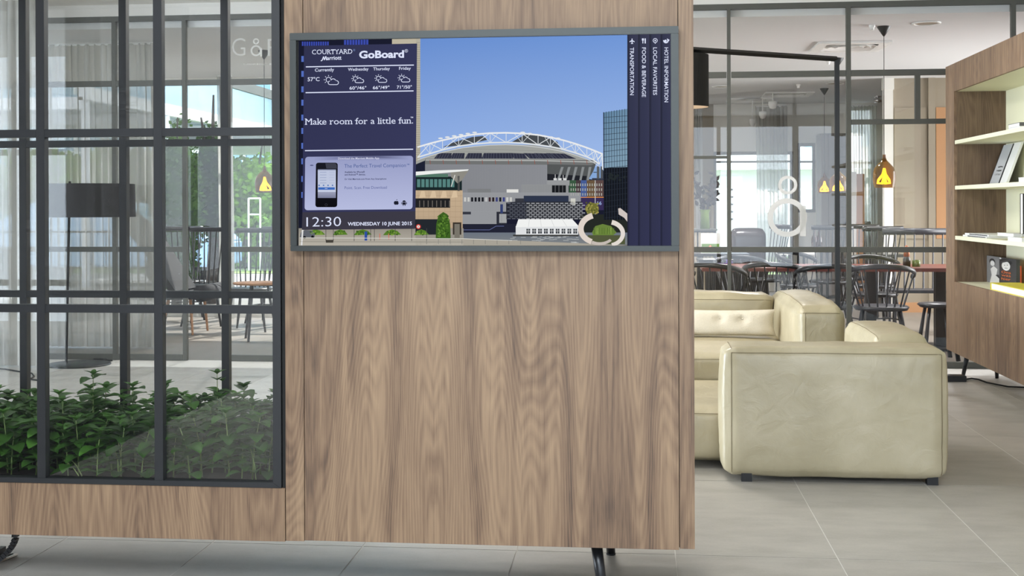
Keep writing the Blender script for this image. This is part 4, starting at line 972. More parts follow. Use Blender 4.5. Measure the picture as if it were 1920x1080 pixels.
# power block and cable on the floor
pc = thing('power_strip', 'black power strip on the floor beside the slanted bookcase leg', 'power strip', tuple(PZ(1795, 712, 0)))
a_ = PZ(1776, 716, 0); b_ = PZ(1812, 716, 0)
BX((a_.x-0.03, a_.y, 0), (b_.x, a_.y+0.10, 0.045)).build('strip_body', 'black_metal', pc, bevel=0.004)
cab = [PZ(x, y, 0.008) for x, y in ((1812, 711), (1822, 709.5), (1835, 711.5), (1850, 717), (1870, 721), (1890, 725), (1915, 726), (1940, 727))]
MB().tube(cab, 0.006, 6).build('cord', 'rubber', pc, smooth=True)
# ---------------------------------------------------------------- glass partition
YP = 10.17
gp = thing('glass_partition', 'full-height grey steel glass partition printed with white letters before the restaurant', 'partition', (-1, YP, 0))
YP0, YP1 = YP-0.02, YP+0.02
vx = [P(1367, 300, YP).x, P(1591, 300, YP).x]
def bar(x0, x1, z0, z1, name='rail'): BX((x0, YP0, z0), (x1, YP1, z1)).build(name, 'partition_steel', gp, bevel=0.001)
bar(-8.9, 6.15, 2.915, 2.960); BX((-8.9, YP0+0.002, 2.96), (6.15, YP1-0.002, 3.06)).build('head_panel', 'ceiling_white', gp)
zr2 = P(1552, 138, YP).z; zr1 = P(1600, 468, YP).z; zr3 = P(1690, 228, YP).z; zr4 = P(1335, 295, YP).z
posts = [-7.0, -5.9, -4.51, P(348, 600, YP).x, P(425, 600, YP).x, -1.2, -0.25, vx[0], vx[1], 2.97, 4.3, 6.12]
for i_, x in enumerate(posts):
    w = 0.014 if x == vx[0] else 0.0185
    bar(x-w, x+w, 0.0, 2.915, 'post')
door = (posts[3], posts[4])
for a, b in zip([-8.9]+posts, posts):
    if (a, b) == door: 
        bar(a+0.02, b-0.02, zr2-0.022, zr2+0.022); continue
    bar(a+0.02, b-0.02, zr2-0.024, zr2+0.024); bar(a+0.02, b-0.02, zr1-0.022, zr1+0.022); bar(a+0.02, b-0.02, 0.0, 0.05)
    zl = [(0.05, zr1-0.022), (zr1+0.022, zr2-0.024), (zr2+0.024, 2.915)]
    for z0, z1 in zl: BX((a+0.018, YP-0.004, z0), (b-0.018, YP+0.004, z1)).build('glass_pane', 'partition_glass', gp)
bar(vx[1]+0.021, 2.95, zr3-0.020, zr3+0.020); xs_ = P(1720, 180, YP).x; bar(xs_-0.02, xs_+0.02, zr3+0.02, zr2-0.024, 'post')
bar(posts[6]+0.021, vx[0]-0.015, zr4-0.012, zr4+0.012)
# white letters on the glass
def pq(x, y): q = P(x, y, YP-0.012); return q
yd = YP-0.012
c1 = pq(1476, 408); px_m = (pq(1510, 408)-pq(1442, 408)).x/68
ring((c1.x, c1.z), 27*px_m, 37*px_m, 44, y0=yd, y1=yd+0.003).build('lettering', 'frosted_print', gp)
c2 = pq(1477, 347); ring((c2.x, c2.z), 12*px_m, 18*px_m, 32, y0=yd, y1=yd+0.003).build('lettering', 'frosted_print', gp)
q0, q1 = pq(1500, 386), pq(1511, 443); BX((q0.x, yd-0.001, q1.z), (q1.x, yd+0.002, q0.z)).build('lettering', 'frosted_print', gp)
for t_, x0, x1, yb_2, cap in (('G', 435, 460, 105, 33), ('a', 468, 492, 106, 0), ('R', 502, 528, 105, 32)):
    if t_ == 'a':
        cc_ = pq(480, 95); ring((cc_.x, cc_.z), 7.8*px_m, 11*px_m, 30, y0=yd, y1=yd+0.003).build('lettering', 'faint_print', gp)
        cc_ = pq(480, 77.5); ring((cc_.x, cc_.z), 3.6*px_m, 6*px_m, 24, y0=yd, y1=yd+0.003).build('lettering', 'faint_print', gp)
        q0, q1 = pq(488, 90), pq(491.3, 106); BX((q0.x, yd-0.001, q1.z), (q1.x, yd+0.002, q0.z)).build('lettering', 'faint_print', gp)
    else:
        text_obj(t_, lambda u, v: (lambda q: Vector((q.x, yd, q.z)))(pq(x0+(x1-x0)*u, yb_2-cap*v)), 'faint_print', gp, bold=-0.012 if t_ == 'G' else -0.005)
text_obj('NORDIC KITCHEN', lambda u, v: (lambda q: Vector((q.x, yd, q.z)))(pq(457+95*u, 122-3.2*v)), 'faint_print', gp)
# outline logo on the street window further back
ol = thing('window_emblem', 'thin grey outlined rings sticking on the far street window', 'sticker', tuple(P(458, 355, 14.27)))
for (x, y, rx, ry) in ((457, 357, 6.5, 17), (458, 322, 3.2, 8.5)):
    c_ = P(x, y, 14.27); s_ = 14.27/FPX; ring((c_.x, c_.z), (ry-1.6)*s_, ry*s_, 28, y0=14.27, y1=14.273, sx=rx/ry).build('ring', 'ink_grey', ol)
# ---------------------------------------------------------------- restaurant shell and street windows
YW1, YW2 = 14.2, 19.0
struct(BX((-1.6, YW1, 0), (-1.45, YW2+0.2, 2.86)).build('wall_recess', 'white_paint'))
struct(BX((6.2, 10.2, 0), (6.35, 19.2, 3.1)).build('wall_restaurant_right', 'orange_wall'))
struct(BX((-9.15, 14.2, 0), (-9.0, 14.4, 3.06)).build('wall_corner', 'white_paint'))
def window_wall(n, y, x0, x1, xs, zsill, ztop, tz=None, mat='partition_steel'):
    w = struct(BX((x0, y, ztop), (x1, y+0.2, 2.86)).build('window_%d' % n, 'white_paint'))
    if zsill > 0.02: BX((x0, y, 0), (x1, y+0.2, zsill)).build('sill_wall', 'white_paint', w)
    for x in xs: BX((x-0.035, y+0.05, zsill), (x+0.035, y+0.12, ztop)).build('mullion', mat, w)
    for a, b in zip(xs, xs[1:]):
        for z in ([zsill+0.03, ztop-0.03]+([tz] if tz else [])): BX((a+0.035, y+0.05, z-0.03), (b-0.035, y+0.12, z+0.03)).build('window_rail', mat, w)
        BX((a+0.035, y+0.08, zsill), (b-0.035, y+0.086, ztop)).build('glass_pane', 'window_glass', w)
    return w
window_wall(2, YW1, -9.0, -1.6, [-9.0, -7.6, -6.2, P(425, 300, YW1).x, -3.6, -2.4, -1.63], 0.05, 2.84, P(470, 268, YW1).z)
# far wall with three windows
g = lambda x: P(x, 300, YW2).x
zt_ = P(1400, 284, YW2).z; zb2 = P(1400, 472, YW2).z
ff = struct(BX((-1.45, YW2, 0), (g(1338), YW2+0.2, 2.86)).build('wall_back', 'beige_panel'))
def wpiece(x0, x1, z0, z1, mat='white_paint', name='wall_panel'): BX((x0, YW2, z0), (x1, YW2+0.2, z1)).build(name, mat, ff)
wpiece(g(1338), g(1488), zt_, 2.86); wpiece(g(1338), g(1488), 0, zb2-0.4); wpiece(g(1488), g(1496), 0, 2.86)
wpiece(g(1496), g(1530), P(1500, 268, YW2).z, 2.86); wpiece(g(1496), g(1530), 0, 1.2); wpiece(g(1530), g(1592), 0, 2.86)
wpiece(g(1592), g(1642), P(1600, 200, YW2).z, 2.86); wpiece(g(1592), g(1642), 0, 0.8); wpiece(g(1642), 6.2, 0, 2.86)
for i_, (a, b, z0, z1, tz) in enumerate(((1338, 1488, zb2-0.4, zt_, P(1400, 303, YW2).z), (1496, 1530, 1.2, P(1500, 268, YW2).z, P(1500, 303, YW2).z), (1592, 1642, 0.8, P(1600, 200, YW2).z, P(1600, 305, YW2).z))):
    w = struct(BX((g(a), YW2+0.06, z0), (g(b), YW2+0.12, z0+0.05)).build('window_%d' % (i_+3), 'cupboard_grey'))
    BX((g(a), YW2+0.06, z1-0.05), (g(b), YW2+0.12, z1)).build('window_rail', 'cupboard_grey', w); BX((g(a), YW2+0.06, tz-0.015), (g(b), YW2+0.12, tz+0.015)).build('window_rail', 'cupboard_grey', w)
    for x in [g(a)+0.025, g(b)-0.025]+([g(1366)] if i_ == 0 else []): BX((x-0.02, YW2+0.06, z0+0.05), (x+0.02, YW2+0.12, z1-0.05)).build('mullion', 'cupboard_grey', w)
    BX((g(a)+0.02, YW2+0.088, z0+0.05), (g(b)-0.02, YW2+0.094, z1-0.05)).build('glass_pane', 'window_glass', w)
# beige panelled wall, white column, orange niche
YC = 15.4
g2 = lambda x, Y=YC: P(x, 300, Y).x
cl = thing('white_column', 'square white column standing behind the large amber pendant', 'column', (g2(1664), YC, 0))
BX((g2(1656), YC-0.06, 0.0), (g2(1673), YC+0.05, 2.72)).build('shaft', 'white_paint', cl); BX((g2(1656)-0.01, YC-0.07, 2.72), (g2(1673)+0.01, YC+0.06, 2.86)).build('capital', 'white_paint', cl); BX((g2(1656)-0.01, YC-0.07, 0.0), (g2(1673)+0.01, YC+0.06, 0.1)).build('plinth', 'white_paint', cl)
wb = struct(BX((g2(1674), YC, 0), (6.2, YC+0.1, 2.86)).build('wall_panelled', 'beige_panel'))
for x0, x1 in ((1677, 1738), (1755, 1800)):
    BX((g2(x0), YC-0.012, 0.9), (g2(x1), YC, 2.5)).build('wall_panel', 'beige_panel' if x0 < 1700 else 'orange_wall', wb)
BX((g2(1740), YC-0.03, 0), (g2(1753), YC, 2.86)).build('pilaster', 'beige_panel', wb)
BX((g2(1674), YC-0.02, 0), (6.2, YC, 0.12)).build('baseboard', 'orange_wall', wb)
BX((g2(1753), YC-0.008, 0.12), (6.2, YC, 0.9)).build('wainscot', 'beige_panel', wb)
# folding timber screen
fs = thing('timber_screen', 'folding screen with one raw timber leaf between far window and column', 'screen', (g2(1607, 16.5), 16.5, 0))
for k, (a, b, m_, dy) in enumerate(((1596, 1606, 'white_paint', 0.03), (1606.5, 1621, 'wood_light', 0))):
    z1 = P(1610, 322+k*4, 16.5).z; BX((g2(a, 16.5), 16.5+dy, 0), (g2(b, 16.5), 16.54+dy, z1)).build('screen_leaf', m_, fs, bevel=0.003)
# tall shelf or cupboard between windows
sh = thing('grey_cupboard', 'tall grey slatted cupboard behind the small pendants', 'cupboard', (g2(1560, 17.5), 17.5, 0))
for k in range(4):
    a, b = g2(1540+k*13.4, 17.5), g2(1553+k*13.4, 17.5); BX((a, 17.5, 0.05), (b, 17.6, 2.3)).build('door', 'cupboard_grey', sh, bevel=0.004)
BX((g2(1540, 17.5), 17.6, 0), (g2(1594, 17.5), 18.0, 2.32)).build('body', 'cupboard_grey', sh)
for k in range(14): BX((g2(1568, 17.5), 17.496, 0.3+k*0.14), (g2(1592, 17.5), 17.5, 0.308+k*0.14)).build('groove', 'ink_grey', sh)
# ---------------------------------------------------------------- curtains
def curtain(label, xa_, ya_, xb_, yb_, z0, z1, folds, amp, mat='sheer', pinch=0.0, seed=0, group='sheer white curtains'):
    mb = MB(); n = folds*8; rows = 8
    a = Vector((xa_, ya_, 0)); b = Vector((xb_, yb_, 0)); d = (b-a).normalized(); nn = Vector((-d.y, d.x, 0)); L = (b-a).length
    for j in range(rows+1):
        v = j/rows; z = z0+(z1-z0)*v
        for i in range(n+1):
            u = i/n; ph = u*folds*2*math.pi + math.sin(u*17+seed)*1.1
            w = amp*(1-0.25*v)*(0.8+0.4*math.sin(u*5.3+seed))
            uu = 0.5+(u-0.5)*(1-pinch*math.sin(v*math.pi))
            mb.v.append(a+d*(uu*L+0.012*math.sin(v*4+i))+nn*math.sin(ph)*w+Vector((0, 0, z)))
    for j in range(rows):
        for i in range(n): k = j*(n+1)+i; mb.f.append((k, k+1, k+n+2, k+n+1))
    t = thing('curtain', label, 'curtain', ((xa_+xb_)/2, (ya_+yb_)/2, z0), group)
    mb.build('cloth', mat, t, smooth=True)
    MB().tube([(xa_, ya_, z1), (xb_, yb_, z1)], 0.012, 8).build('curtain_rail', 'white_plastic', t)
    return t
A = PZ(66, 692, 0)
curtain('sheer curtain falling to the floor at the left edge before the partition', -6.0, 9.75, A.x, 9.62, 0.012, 3.04, 14, 0.05, seed=1)
c0, c1_ = PZ(100, 660, 0), PZ(292, 652, 0)
curtain('wide sheer curtain inside the restaurant behind the floor lamp', c0.x-0.3, 11.0, P(292, 400, 11.0).x, 11.0, 0.012, 2.84, 16, 0.05, seed=2)
curtain('narrow gathered curtain column beside the street window', P(409, 500, 13.85).x, 13.85, P(436, 500, 13.85).x, 13.85, 0.012, 2.84, 4, 0.04, seed=3)
curtain('bright sheer curtain hanging at the far white window', g2(1418, 18.7), 18.7, g2(1476, 18.7), 18.7, 0.3, 2.8, 7, 0.04, seed=4)
curtain('white net curtain in the window behind the timber screen', g2(1590, 18.8), 18.8, g2(1644, 18.8), 18.8, 0.3, 2.8, 8, 0.03, seed=5)
curtain('slim sheer curtain seen beside the walnut edge at the far window', g2(1304, 18.5), 18.5, g2(1316, 18.5), 18.5, 0.3, 2.8, 3, 0.04, seed=6)
# ---------------------------------------------------------------- floor lamp seen through the divider
lp = thing('floor_lamp', 'dark drum-shaded floor lamp on a round black base seen through the divider glass', 'floor lamp', tuple(PZ(147, 684, 0)))
ct = PZ(147, 684, 0)
MB().lathe((ct.x, ct.y, 0), [(0.0, 0.014), (0.25, 0.012), (0.262, 0.006), (0.262, 0.0)], 40).build('base', 'black_metal', lp, smooth=True)
pb_ = P(124, 684, ct.y); ptp = P(131, 340, ct.y)
MB().tube([(pb_.x, ct.y, 0.01), (ptp.x, ct.y, ptp.z)], 0.011, 8).build('pole', 'black_metal', lp, smooth=True)
sh0 = P(168, 345, ct.y).z; sh1 = P(168, 407, ct.y).z; xc = P(170, 380, ct.y).x
MB().lathe((xc, ct.y, 0), [(0.355, sh0), (0.36, sh1)], 48).build('shade', 'fabric_shade', lp, smooth=True)
MB().tube([(ptp.x, ct.y, sh0-0.02), (xc, ct.y, sh0-0.02)], 0.006, 6).build('shade_arm', 'black_metal', lp)
MB().tube([PZ(x, y, 0.006) for x, y in ((150, 679), (175, 682), (210, 676), (165, 672), (200, 674))], 0.006, 6).build('cord', 'rubber', lp)
cd = [PZ(x, y, 0.006) for x, y in ((-20, 690), (10, 692), (38, 697), (60, 700), (64, 706), (56, 711), (80, 714))]
tag(MB().tube(cd, 0.006, 6).build('floor_cable', 'rubber', None, smooth=True, origin=cd[0]), 'thin black cable looping over the floor tiles by the left curtain', 'cable')
# ---------------------------------------------------------------- spindle chairs
def spindle_chair(mat, label, high=False, name='spindle_chair'):
    t = thing(name, label, 'chair'); sz = 0.45; top = 1.06 if high else 0.80
    mb = MB(); n = 24
    prof = [(0.0, sz+0.002), (0.15, sz), (0.2, sz+0.008), (0.215, sz-0.004), (0.20, sz-0.03), (0.0, sz-0.034)]
    mb.lathe((0, 0, 0), prof, n)
    for v in mb.v: v.x *= 1.08
    mb.build('seat', mat, t, smooth=True)
    for sx, sy in ((-1, -1), (1, -1), (-1, 1), (1, 1)):
        MB().tube([(sx*0.15, sy*0.13, sz-0.02), (sx*0.18, sy*0.16, 0.22), (sx*0.22, sy*0.20, 0)], [0.013, 0.017, 0.011], 8).build('leg', mat, t, smooth=True)
    MB().tube([(-0.17, -0.15, 0.2), (-0.17, 0.15, 0.2)], 0.008, 6).build('stretcher', mat, t); MB().tube([(0.17, -0.15, 0.2), (0.17, 0.15, 0.2)], 0.008, 6).build('stretcher', mat, t); MB().tube([(-0.17, 0, 0.2), (0.17, 0, 0.2)], 0.008, 6).build('stretcher', mat, t)
    if high:
        R_ = [(-0.23+0.46*k/8, 0.25-0.03*abs(k-4)/4, top) for k in range(9)]
        MB().tube(R_, 0.017, 8, flat=1.6).build('top_rail', mat, t, smooth=True)
        for k in range(7):
            u = -1+2*k/6; MB().tube([(u*0.15, 0.15-0.02*abs(u), sz-0.01), (u*0.21, 0.25-0.02*abs(u), top)], [0.008, 0.0065], 6).build('spindle', mat, t)
    else:
        R_ = [(0.27*math.sin(a), 0.02+0.23*math.cos(a), top-0.10*(abs(a)/1.9)**2) for a in [(-1.9+3.8*k/18) for k in range(19)]]
        MB().tube(R_, 0.016, 8, flat=1.5).build('arm_rail', mat, t, smooth=True)
        for k in range(10):
            a = -1.75+3.5*k/9; MB().tube([(0.18*math.sin(a), 0.155*math.cos(a), sz-0.01), (0.27*math.sin(a), 0.02+0.23*math.cos(a), top-0.10*(abs(a)/1.9)**2)], [0.008, 0.0065], 6).build('spindle', mat, t)
    return t
def at_floor(x, y): return PZ(x, y, 0)
def at(x, Y): p = P(x, 500, Y); return (p.x, Y, 0)
low = spindle_chair('chair_grey', 'grey bow-back spindle chair pulled to the red-edged table, seen whole behind the partition', name='spindle_chair')
G = 'round spindle chairs at the restaurant tables'
place(low, at(1652, 10.72), 3.0, group=G, first=True)
blk = spindle_chair('chair_black', 'black bow-back spindle chair under the long table behind the pillow', name='spindle_chair')
place(blk, at(1452, 11.05), 2.9, group=G, first=True)
place(blk, at(1345, 10.95), 2.6, 'black spindle chair tucked in next to the walnut edge', G)
place(blk, at(1548, 10.80), 3.3, 'black spindle chair in front of the frame lamp post', G)
place(blk, at(1392, 12.1), 0.2, 'black spindle chair on the window side of the long table', G)
place(blk, at(1640, 12.3), 0.3, 'black spindle chair on the far side of the red-edged table', G)
place(blk, at(1500, 13.6), 0.9, 'black spindle chair half hidden by the large round letter', G)
tall = spindle_chair('chair_black', 'high-backed black spindle chair turned sideways by the bright window', True, 'high_back_chair')
G2 = 'high-backed spindle chairs'
place(tall, at(1432, 14.6), -1.15, group=G2, first=True)
place(tall, at(1555, 14.3), 3.14, 'high-backed black chair below the two small pendants', G2)
place(tall, at(1606, 15.0), 3.1, 'high-backed black chair directly right of the frame lamp post', G2)
place(tall, at(1638, 13.6), 3.4, 'high-backed black chair before the timber screen', G2)
place(tall, at(1630, 17.4), 2.2, 'high-backed chair turned by the net-curtained window', G2)
place(tall, at(385, 13.25), 0.1, 'high-backed spindle chair seen through the third column of divider glass', G2)
place(tall, at(345, 13.9), 0.4, 'high-backed spindle chair nearest the dark lounge chair', G2)
place(tall, at(470, 12.7), 0.0, 'high-backed spindle chair behind the small round wooden table', G2)
place(tall, at(508, 13.6), -0.2, 'high-backed spindle chair beside the walnut strip seen through glass', G2)
# settle with spindle back at right
st = thing('spindle_bench', 'long grey spindle-backed bench in front of the beige panelled wall', 'bench', (P(1735, 500, 12.9).x, 12.9, 0))
bx0, bx1 = P(1662, 500, 12.9).x, P(1790, 500, 12.9).x; zt6 = P(1700, 435, 12.9).z; 
MB().tube([(bx0, 13.1, zt6), (bx1, 13.1, zt6)], 0.022, 8, flat=1.6).build('top_rail', 'chair_grey', st, smooth=True)
BX((bx0, 12.72, 0.42), (bx1, 13.08, 0.45)).build('seat', 'chair_grey', st, bevel=0.008)
k = 0; x = bx0+0.04
while x < bx1:
    MB().tube([(x-0.03, 13.0, 0.44), (x, 13.1, zt6)], [0.010, 0.008], 6).build('spindle', 'chair_grey', st); x += 0.095
for x in (bx0+0.06, bx1-0.1):
    for y in (12.76, 13.04): MB().tube([(x, y, 0.43), (x, y, 0)], [0.018, 0.012], 8).build('leg', 'chair_grey', st)
# ---------------------------------------------------------------- tables
def table(label, x0, x1, y0, y1, z, mat, edge=None, legs='box', name='dining_table'):
    t = thing(name, label, 'table', ((x0+x1)/2, (y0+y1)/2, 0))
    BX((x0, y0, z-0.03), (x1, y1, z)).build('table_top', mat, t, bevel=0.003)
    if edge: BX((x0-0.003, y0-0.004, z-0.032), (x1+0.003, y0, z-0.004)).build('top_edge', edge, t)
    if legs == 'box':
        for x in (x0+0.12, x1-0.12):
            for y in (y0+0.1, y1-0.1): MB().tube([(x, y, z-0.03), (x, y, 0)], 0.016, 8).build('leg', 'black_metal', t)
    else:
        for x in legs:
            BX((x-0.045, (y0+y1)/2-0.045, 0.02), (x+0.045, (y0+y1)/2+0.045, z-0.03)).build('pedestal', 'black_metal', t); BX((x-0.28, (y0+y1)/2-0.28, 0), (x+0.28, (y0+y1)/2+0.28, 0.02)).build('foot_plate', 'black_metal', t)
    return t
tx0 = P(1316, 505, 11.3).x
table('long red-edged communal table just behind the glass partition', tx0, 4.1, 11.2, 12.0, 0.75, 'table_red', 'table_red', [P(1632, 560, 11.6).x, P(1762, 560, 11.6).x])
table('dark dining table with a picture card near the walnut edge', 0.6, P(1405, 480, 14.5).x, 14.4, 15.2, 0.75, 'table_black')
table('grey dining table beside the walnut edge in the second row', 0.6, P(1362, 480, 12.8).x, 12.8, 13.4, 0.75, 'table_black')
table('pale dining table below the large round letter', P(1462, 470, 14.2).x, P(1530, 470, 14.2).x, 14.2, 14.9, 0.78, 'white_paint')
table('dark dining table below the two small pendants', P(1535, 470, 16.0).x, P(1600, 470, 16.0).x, 16.0, 16.7, 0.75, 'table_black')
table('dark dining table in front of the white column', P(1640, 470, 14.0).x, P(1700, 470, 14.0).x, 14.0, 14.6, 0.76, 'table_black')
# stool at right
so = thing('bar_stool', 'grey wooden stool half hidden by the end of the bookcase', 'stool', at(1757, 10.75)); c_ = Vector(at(1757, 10.75))
zst = P(1750, 568, 10.75).z
MB().lathe(c_, [(0, zst), (0.15, zst), (0.165, zst-0.012), (0.14, zst-0.035), (0, zst-0.04)], 20).build('seat', 'chair_grey', so, smooth=True)
for sx, sy in ((-1, -1), (1, -1), (-1, 1), (1, 1)): MB().tube([c_+Vector((sx*0.08, sy*0.08, zst-0.03)), c_+Vector((sx*0.14, sy*0.14, 0))], [0.014, 0.02], 8).build('leg', 'chair_grey', so, smooth=True)
# small round wooden table and lounge chair seen through the divider
rt = thing('round_table', 'small round wooden table behind the divider near the walnut strip', 'table', at(482, 11.8)); c_ = Vector(at(482, 11.8)); zr = P(480, 529, 11.8).z
MB().lathe(c_, [(0, zr), (0.23, zr), (0.24, zr-0.01), (0.22, zr-0.022), (0, zr-0.024)], 32).build('table_top', 'wood_light', rt, smooth=True)
for k in range(3):
    a = k*2.09+0.4; MB().tube([c_+Vector((0.1*math.cos(a), 0.1*math.sin(a), zr-0.02)), c_+Vector((0.2*math.cos(a), 0.2*math.sin(a), 0))], 0.013, 8).build('leg', 'chair_black', rt)
lc = thing('lounge_chair', 'dark reclined lounge chair with rolled front edge seen through the divider', 'chair', at(300, 12.4)); Yc = 12.4
def sweep(pts, w0, w1, th, mat, name, par):
    mb = MB(); n = len(pts)
    for i_, p in enumerate(pts):
        a = pts[max(0, i_-1)]; b = pts[min(n-1, i_+1)]; d = (b-a).normalized(); nn = Vector((-d.z, 0, d.x))
        for s_, y in ((1, w0), (1, w1), (-1, w1), (-1, w0)): mb.v.append(Vector((p.x, y, p.z))+nn*th*s_)
    for i_ in range(n-1):
        for j in range(4): q = (j+1) % 4; mb.f.append((i_*4+j, i_*4+q, (i_+1)*4+q, (i_+1)*4+j))
    mb.f.append((0, 1, 2, 3)); mb.f.append(tuple(4*(n-1)+j for j in (3, 2, 1, 0)))
    return mb.build(name, mat, par, smooth=False)
sweep([P(x, y, Yc) for x, y in ((222, 395), (250, 415), (290, 460), (325, 515), (345, 545))], Yc-0.3, Yc+0.3, 0.03, 'fabric_dark', 'backrest', lc)
sweep([P(x, y, Yc) for x, y in ((240, 552), (290, 553), (340, 552), (384, 551))], Yc-0.3, Yc+0.3, 0.035, 'fabric_dark', 'seat', lc)
MB().tube([P(376, 551, Yc-0.3), P(376, 551, Yc-0.3)+Vector((0, 0.6, 0))], 0.085, 18).build('rolled_edge', 'fabric_dark', lc, smooth=True)
for x, dx, dy in ((370, 0.03, -0.2), (330, -0.08, -0.2), (370, 0.03, 0.2), (260, -0.08, 0.2)):
    p = P(x, 558, Yc); MB().tube([(p.x, Yc+dy, p.z), (p.x+dx, Yc+dy*1.1, 0)], [0.018, 0.012], 8).build('leg', 'wood_light', lc)
# ---------------------------------------------------------------- table-top objects
def bottle(label, x, Y, z, h, r, mat, grp):
    p = P(x, 480, Y); t = thing('bottle', label, 'bottle', (p.x, Y, z), grp)
    MB().lathe((p.x, Y, z), [(0, 0), (r, 0), (r, h*0.55), (r*0.4, h*0.72), (r*0.34, h*0.9)], 16).build('body', mat, t, smooth=True)
    MB().lathe((p.x, Y, z), [(r*0.4, h*0.9), (r*0.4, h), (0, h)], 12).build('cap', 'black_metal', t, smooth=True)
for k, x in enumerate((1527, 1536)): bottle(['brown glass bottle, nearer the round letter, on the pale counter', 'brown glass bottle closest to the frame lamp post'][k], x, 14.75, 0.0+0.78 if k == 0 else 0.78, 0.26, 0.036, 'brown_glass', 'brown bottles on the pale table')
p = P(1700, 500, 11.5)
pm = thing('pepper_mill', 'copper topped pepper mill standing on the red-edged table', 'pepper mill', (p.x, 11.5, 0.75))
MB().lathe((p.x, 11.5, 0.75), [(0, 0), (0.034, 0), (0.034, 0.07), (0.022, 0.09)], 18).build('body', 'chair_grey', pm, smooth=True); MB().lathe((p.x, 11.5, 0.75), [(0.022, 0.09), (0.028, 0.10), (0.022, 0.16), (0.012, 0.19), (0, 0.195)], 18).build('head', 'copper', pm, smooth=True)
p = P(1718, 500, 11.5); pj = thing('glass_jar', 'squat green glass jar next to the pepper mill', 'jar', (p.x, 11.5, 0.75))
MB().lathe((p.x, 11.5, 0.75), [(0, 0), (0.036, 0), (0.036, 0.06), (0.032, 0.06)], 18).build('body', 'green_glass', pj, smooth=True); MB().disc((p.x, 11.5, 0.80), 0.031, 18).build('filling', 'lawn', pj)
def paper(label, x, Y, z, w=0.3, d=0.2):
    p = P(x, 500, Y); t = tag(BX((p.x-w/2, Y-d/2, z), (p.x+w/2, Y+d/2, z+0.002)).build('place_mat', 'paper', None, origin=(p.x, Y, z)), label, 'place mat', 'paper place mats on the tables')
for lab, x, Y, z in (('white paper place mat at the left end of the red-edged table', 1345, 11.45, 0.75), ('white paper mat at the middle of the red-edged table', 1430, 11.5, 0.75), ('paper mat on the red-edged table near the lamp post', 1545, 11.5, 0.75), ('white paper mat on the grey table beside the walnut edge', 1346, 13.0, 0.75)): paper(lab, x, Y, z)
p = P(1337, 458, 14.5); pc_ = thing('picture_card', 'landscape picture card with a red blossom standing on the dark table', 'picture', (p.x, 14.55, 0.75))
x0_, x1_ = P(1314, 458, 14.55).x, P(1350, 458, 14.55).x; z1_ = P(1337, 437, 14.55).z
BX((x0_, 14.55, 0.75), (x1_, 14.56, z1_)).build('card', 'photo_light', pc_); BX((x0_+0.01, 14.548, 0.76), (x1_-0.01, 14.55, 0.76+(z1_-0.76)*0.45)).build('meadow', 'hedge_green', pc_); MB().lathe((P(1332, 458, 14.5).x, 14.545, 0.82), [(0, -0.03), (0.025, 0), (0, 0.03)], 10).build('blossom', 'red_pot', pc_)
# vase with dried branches at left edge of the right opening
vs = thing('branch_vase', 'glass vase of dark dried branches next to the walnut edge', 'vase', (P(1322, 430, 15.6).x, 15.6, 1.02)); vp = Vector((P(1322, 430, 15.6).x, 15.6, 1.02))
MB().lathe(vp, [(0, 0), (0.06, 0), (0.05, 0.2), (0.07, 0.24)], 16).build('vase_body', 'green_glass', vs, smooth=True)
rr = random.Random(4); mb = MB(); mb2 = MB()
for k in range(9):
    top = vp+Vector((rr.uniform(-0.22, 0.2), rr.uniform(-0.1, 0.1), rr.uniform(0.45, 0.75))); mb.tube([vp+Vector((0, 0, 0.1)), (vp+top)/2+Vector((0, 0, 0.1)), top], [0.006, 0.005, 0.003], 5)
    for q in range(7):
        c_ = vp.lerp(top, 0.55+q*0.07)+Vector((rr.uniform(-0.04, 0.04), 0, rr.uniform(-0.03, 0.03))); leaf_mesh(mb2, c_, Vector((rr.uniform(-1, 1), rr.uniform(-0.5, 0.5), rr.uniform(-0.3, 1))), Vector((0.2, 1, 0.1)), 0.08, 0.045)
mb.build('branches', 'dry_flower', vs); mb2.build('foliage', 'dry_flower', vs)
sd = thing('sideboard', 'grey ribbed sideboard carrying the branch vase', 'sideboard', (P(1320, 450, 15.7).x, 15.6, 0))
x0_, x1_ = 0.5, P(1342, 450, 15.4).x
BX((x0_, 15.42, 0), (x1_, 15.85, 1.0)).build('body', 'chair_grey', sd); BX((x0_, 15.38, 1.0), (x1_+0.02, 15.87, 1.02)).build('top', 'partition_steel', sd)
x = x0_+0.02
while x < x1_-0.03: BX((x, 15.405, 0.05), (x+0.03, 15.42, 0.98)).build('slat', 'beige_panel', sd); x += 0.05
# dark leather armchair with purple rug throw at window
dc = thing('club_chair', 'dark leather club chair with purple cloth in front of the far window', 'chair', (P(1385, 450, 16.6).x, 16.6, 0)); cx_ = P(1385, 450, 16.6).x
soft_box((cx_-0.35, 16.3, 0.1), (cx_+0.35, 16.9, 0.5), 0.06, (0, 0, 0.03), 8, 0.004, 3).build('seat', 'fabric_dark', dc, smooth=True)
soft_box((cx_-0.1, 16.75, 0.4), (cx_+0.38, 16.98, 0.98), 0.07, (0, 0, 0.03), 8, 0.004, 4).build('backrest', 'brown_glass', dc, smooth=True)
soft_box((cx_-0.45, 16.3, 0.5), (cx_-0.1, 16.8, 0.60), 0.04, (0, 0, 0.02), 6, 0.004, 5).build('throw', 'purple_cloth', dc, smooth=True)
for sx in (-0.3, 0.3):
    for y in (16.35, 16.85): MB().tube([(cx_+sx, y, 0.12), (cx_+sx, y, 0)], 0.015, 8).build('leg', 'chrome', dc)
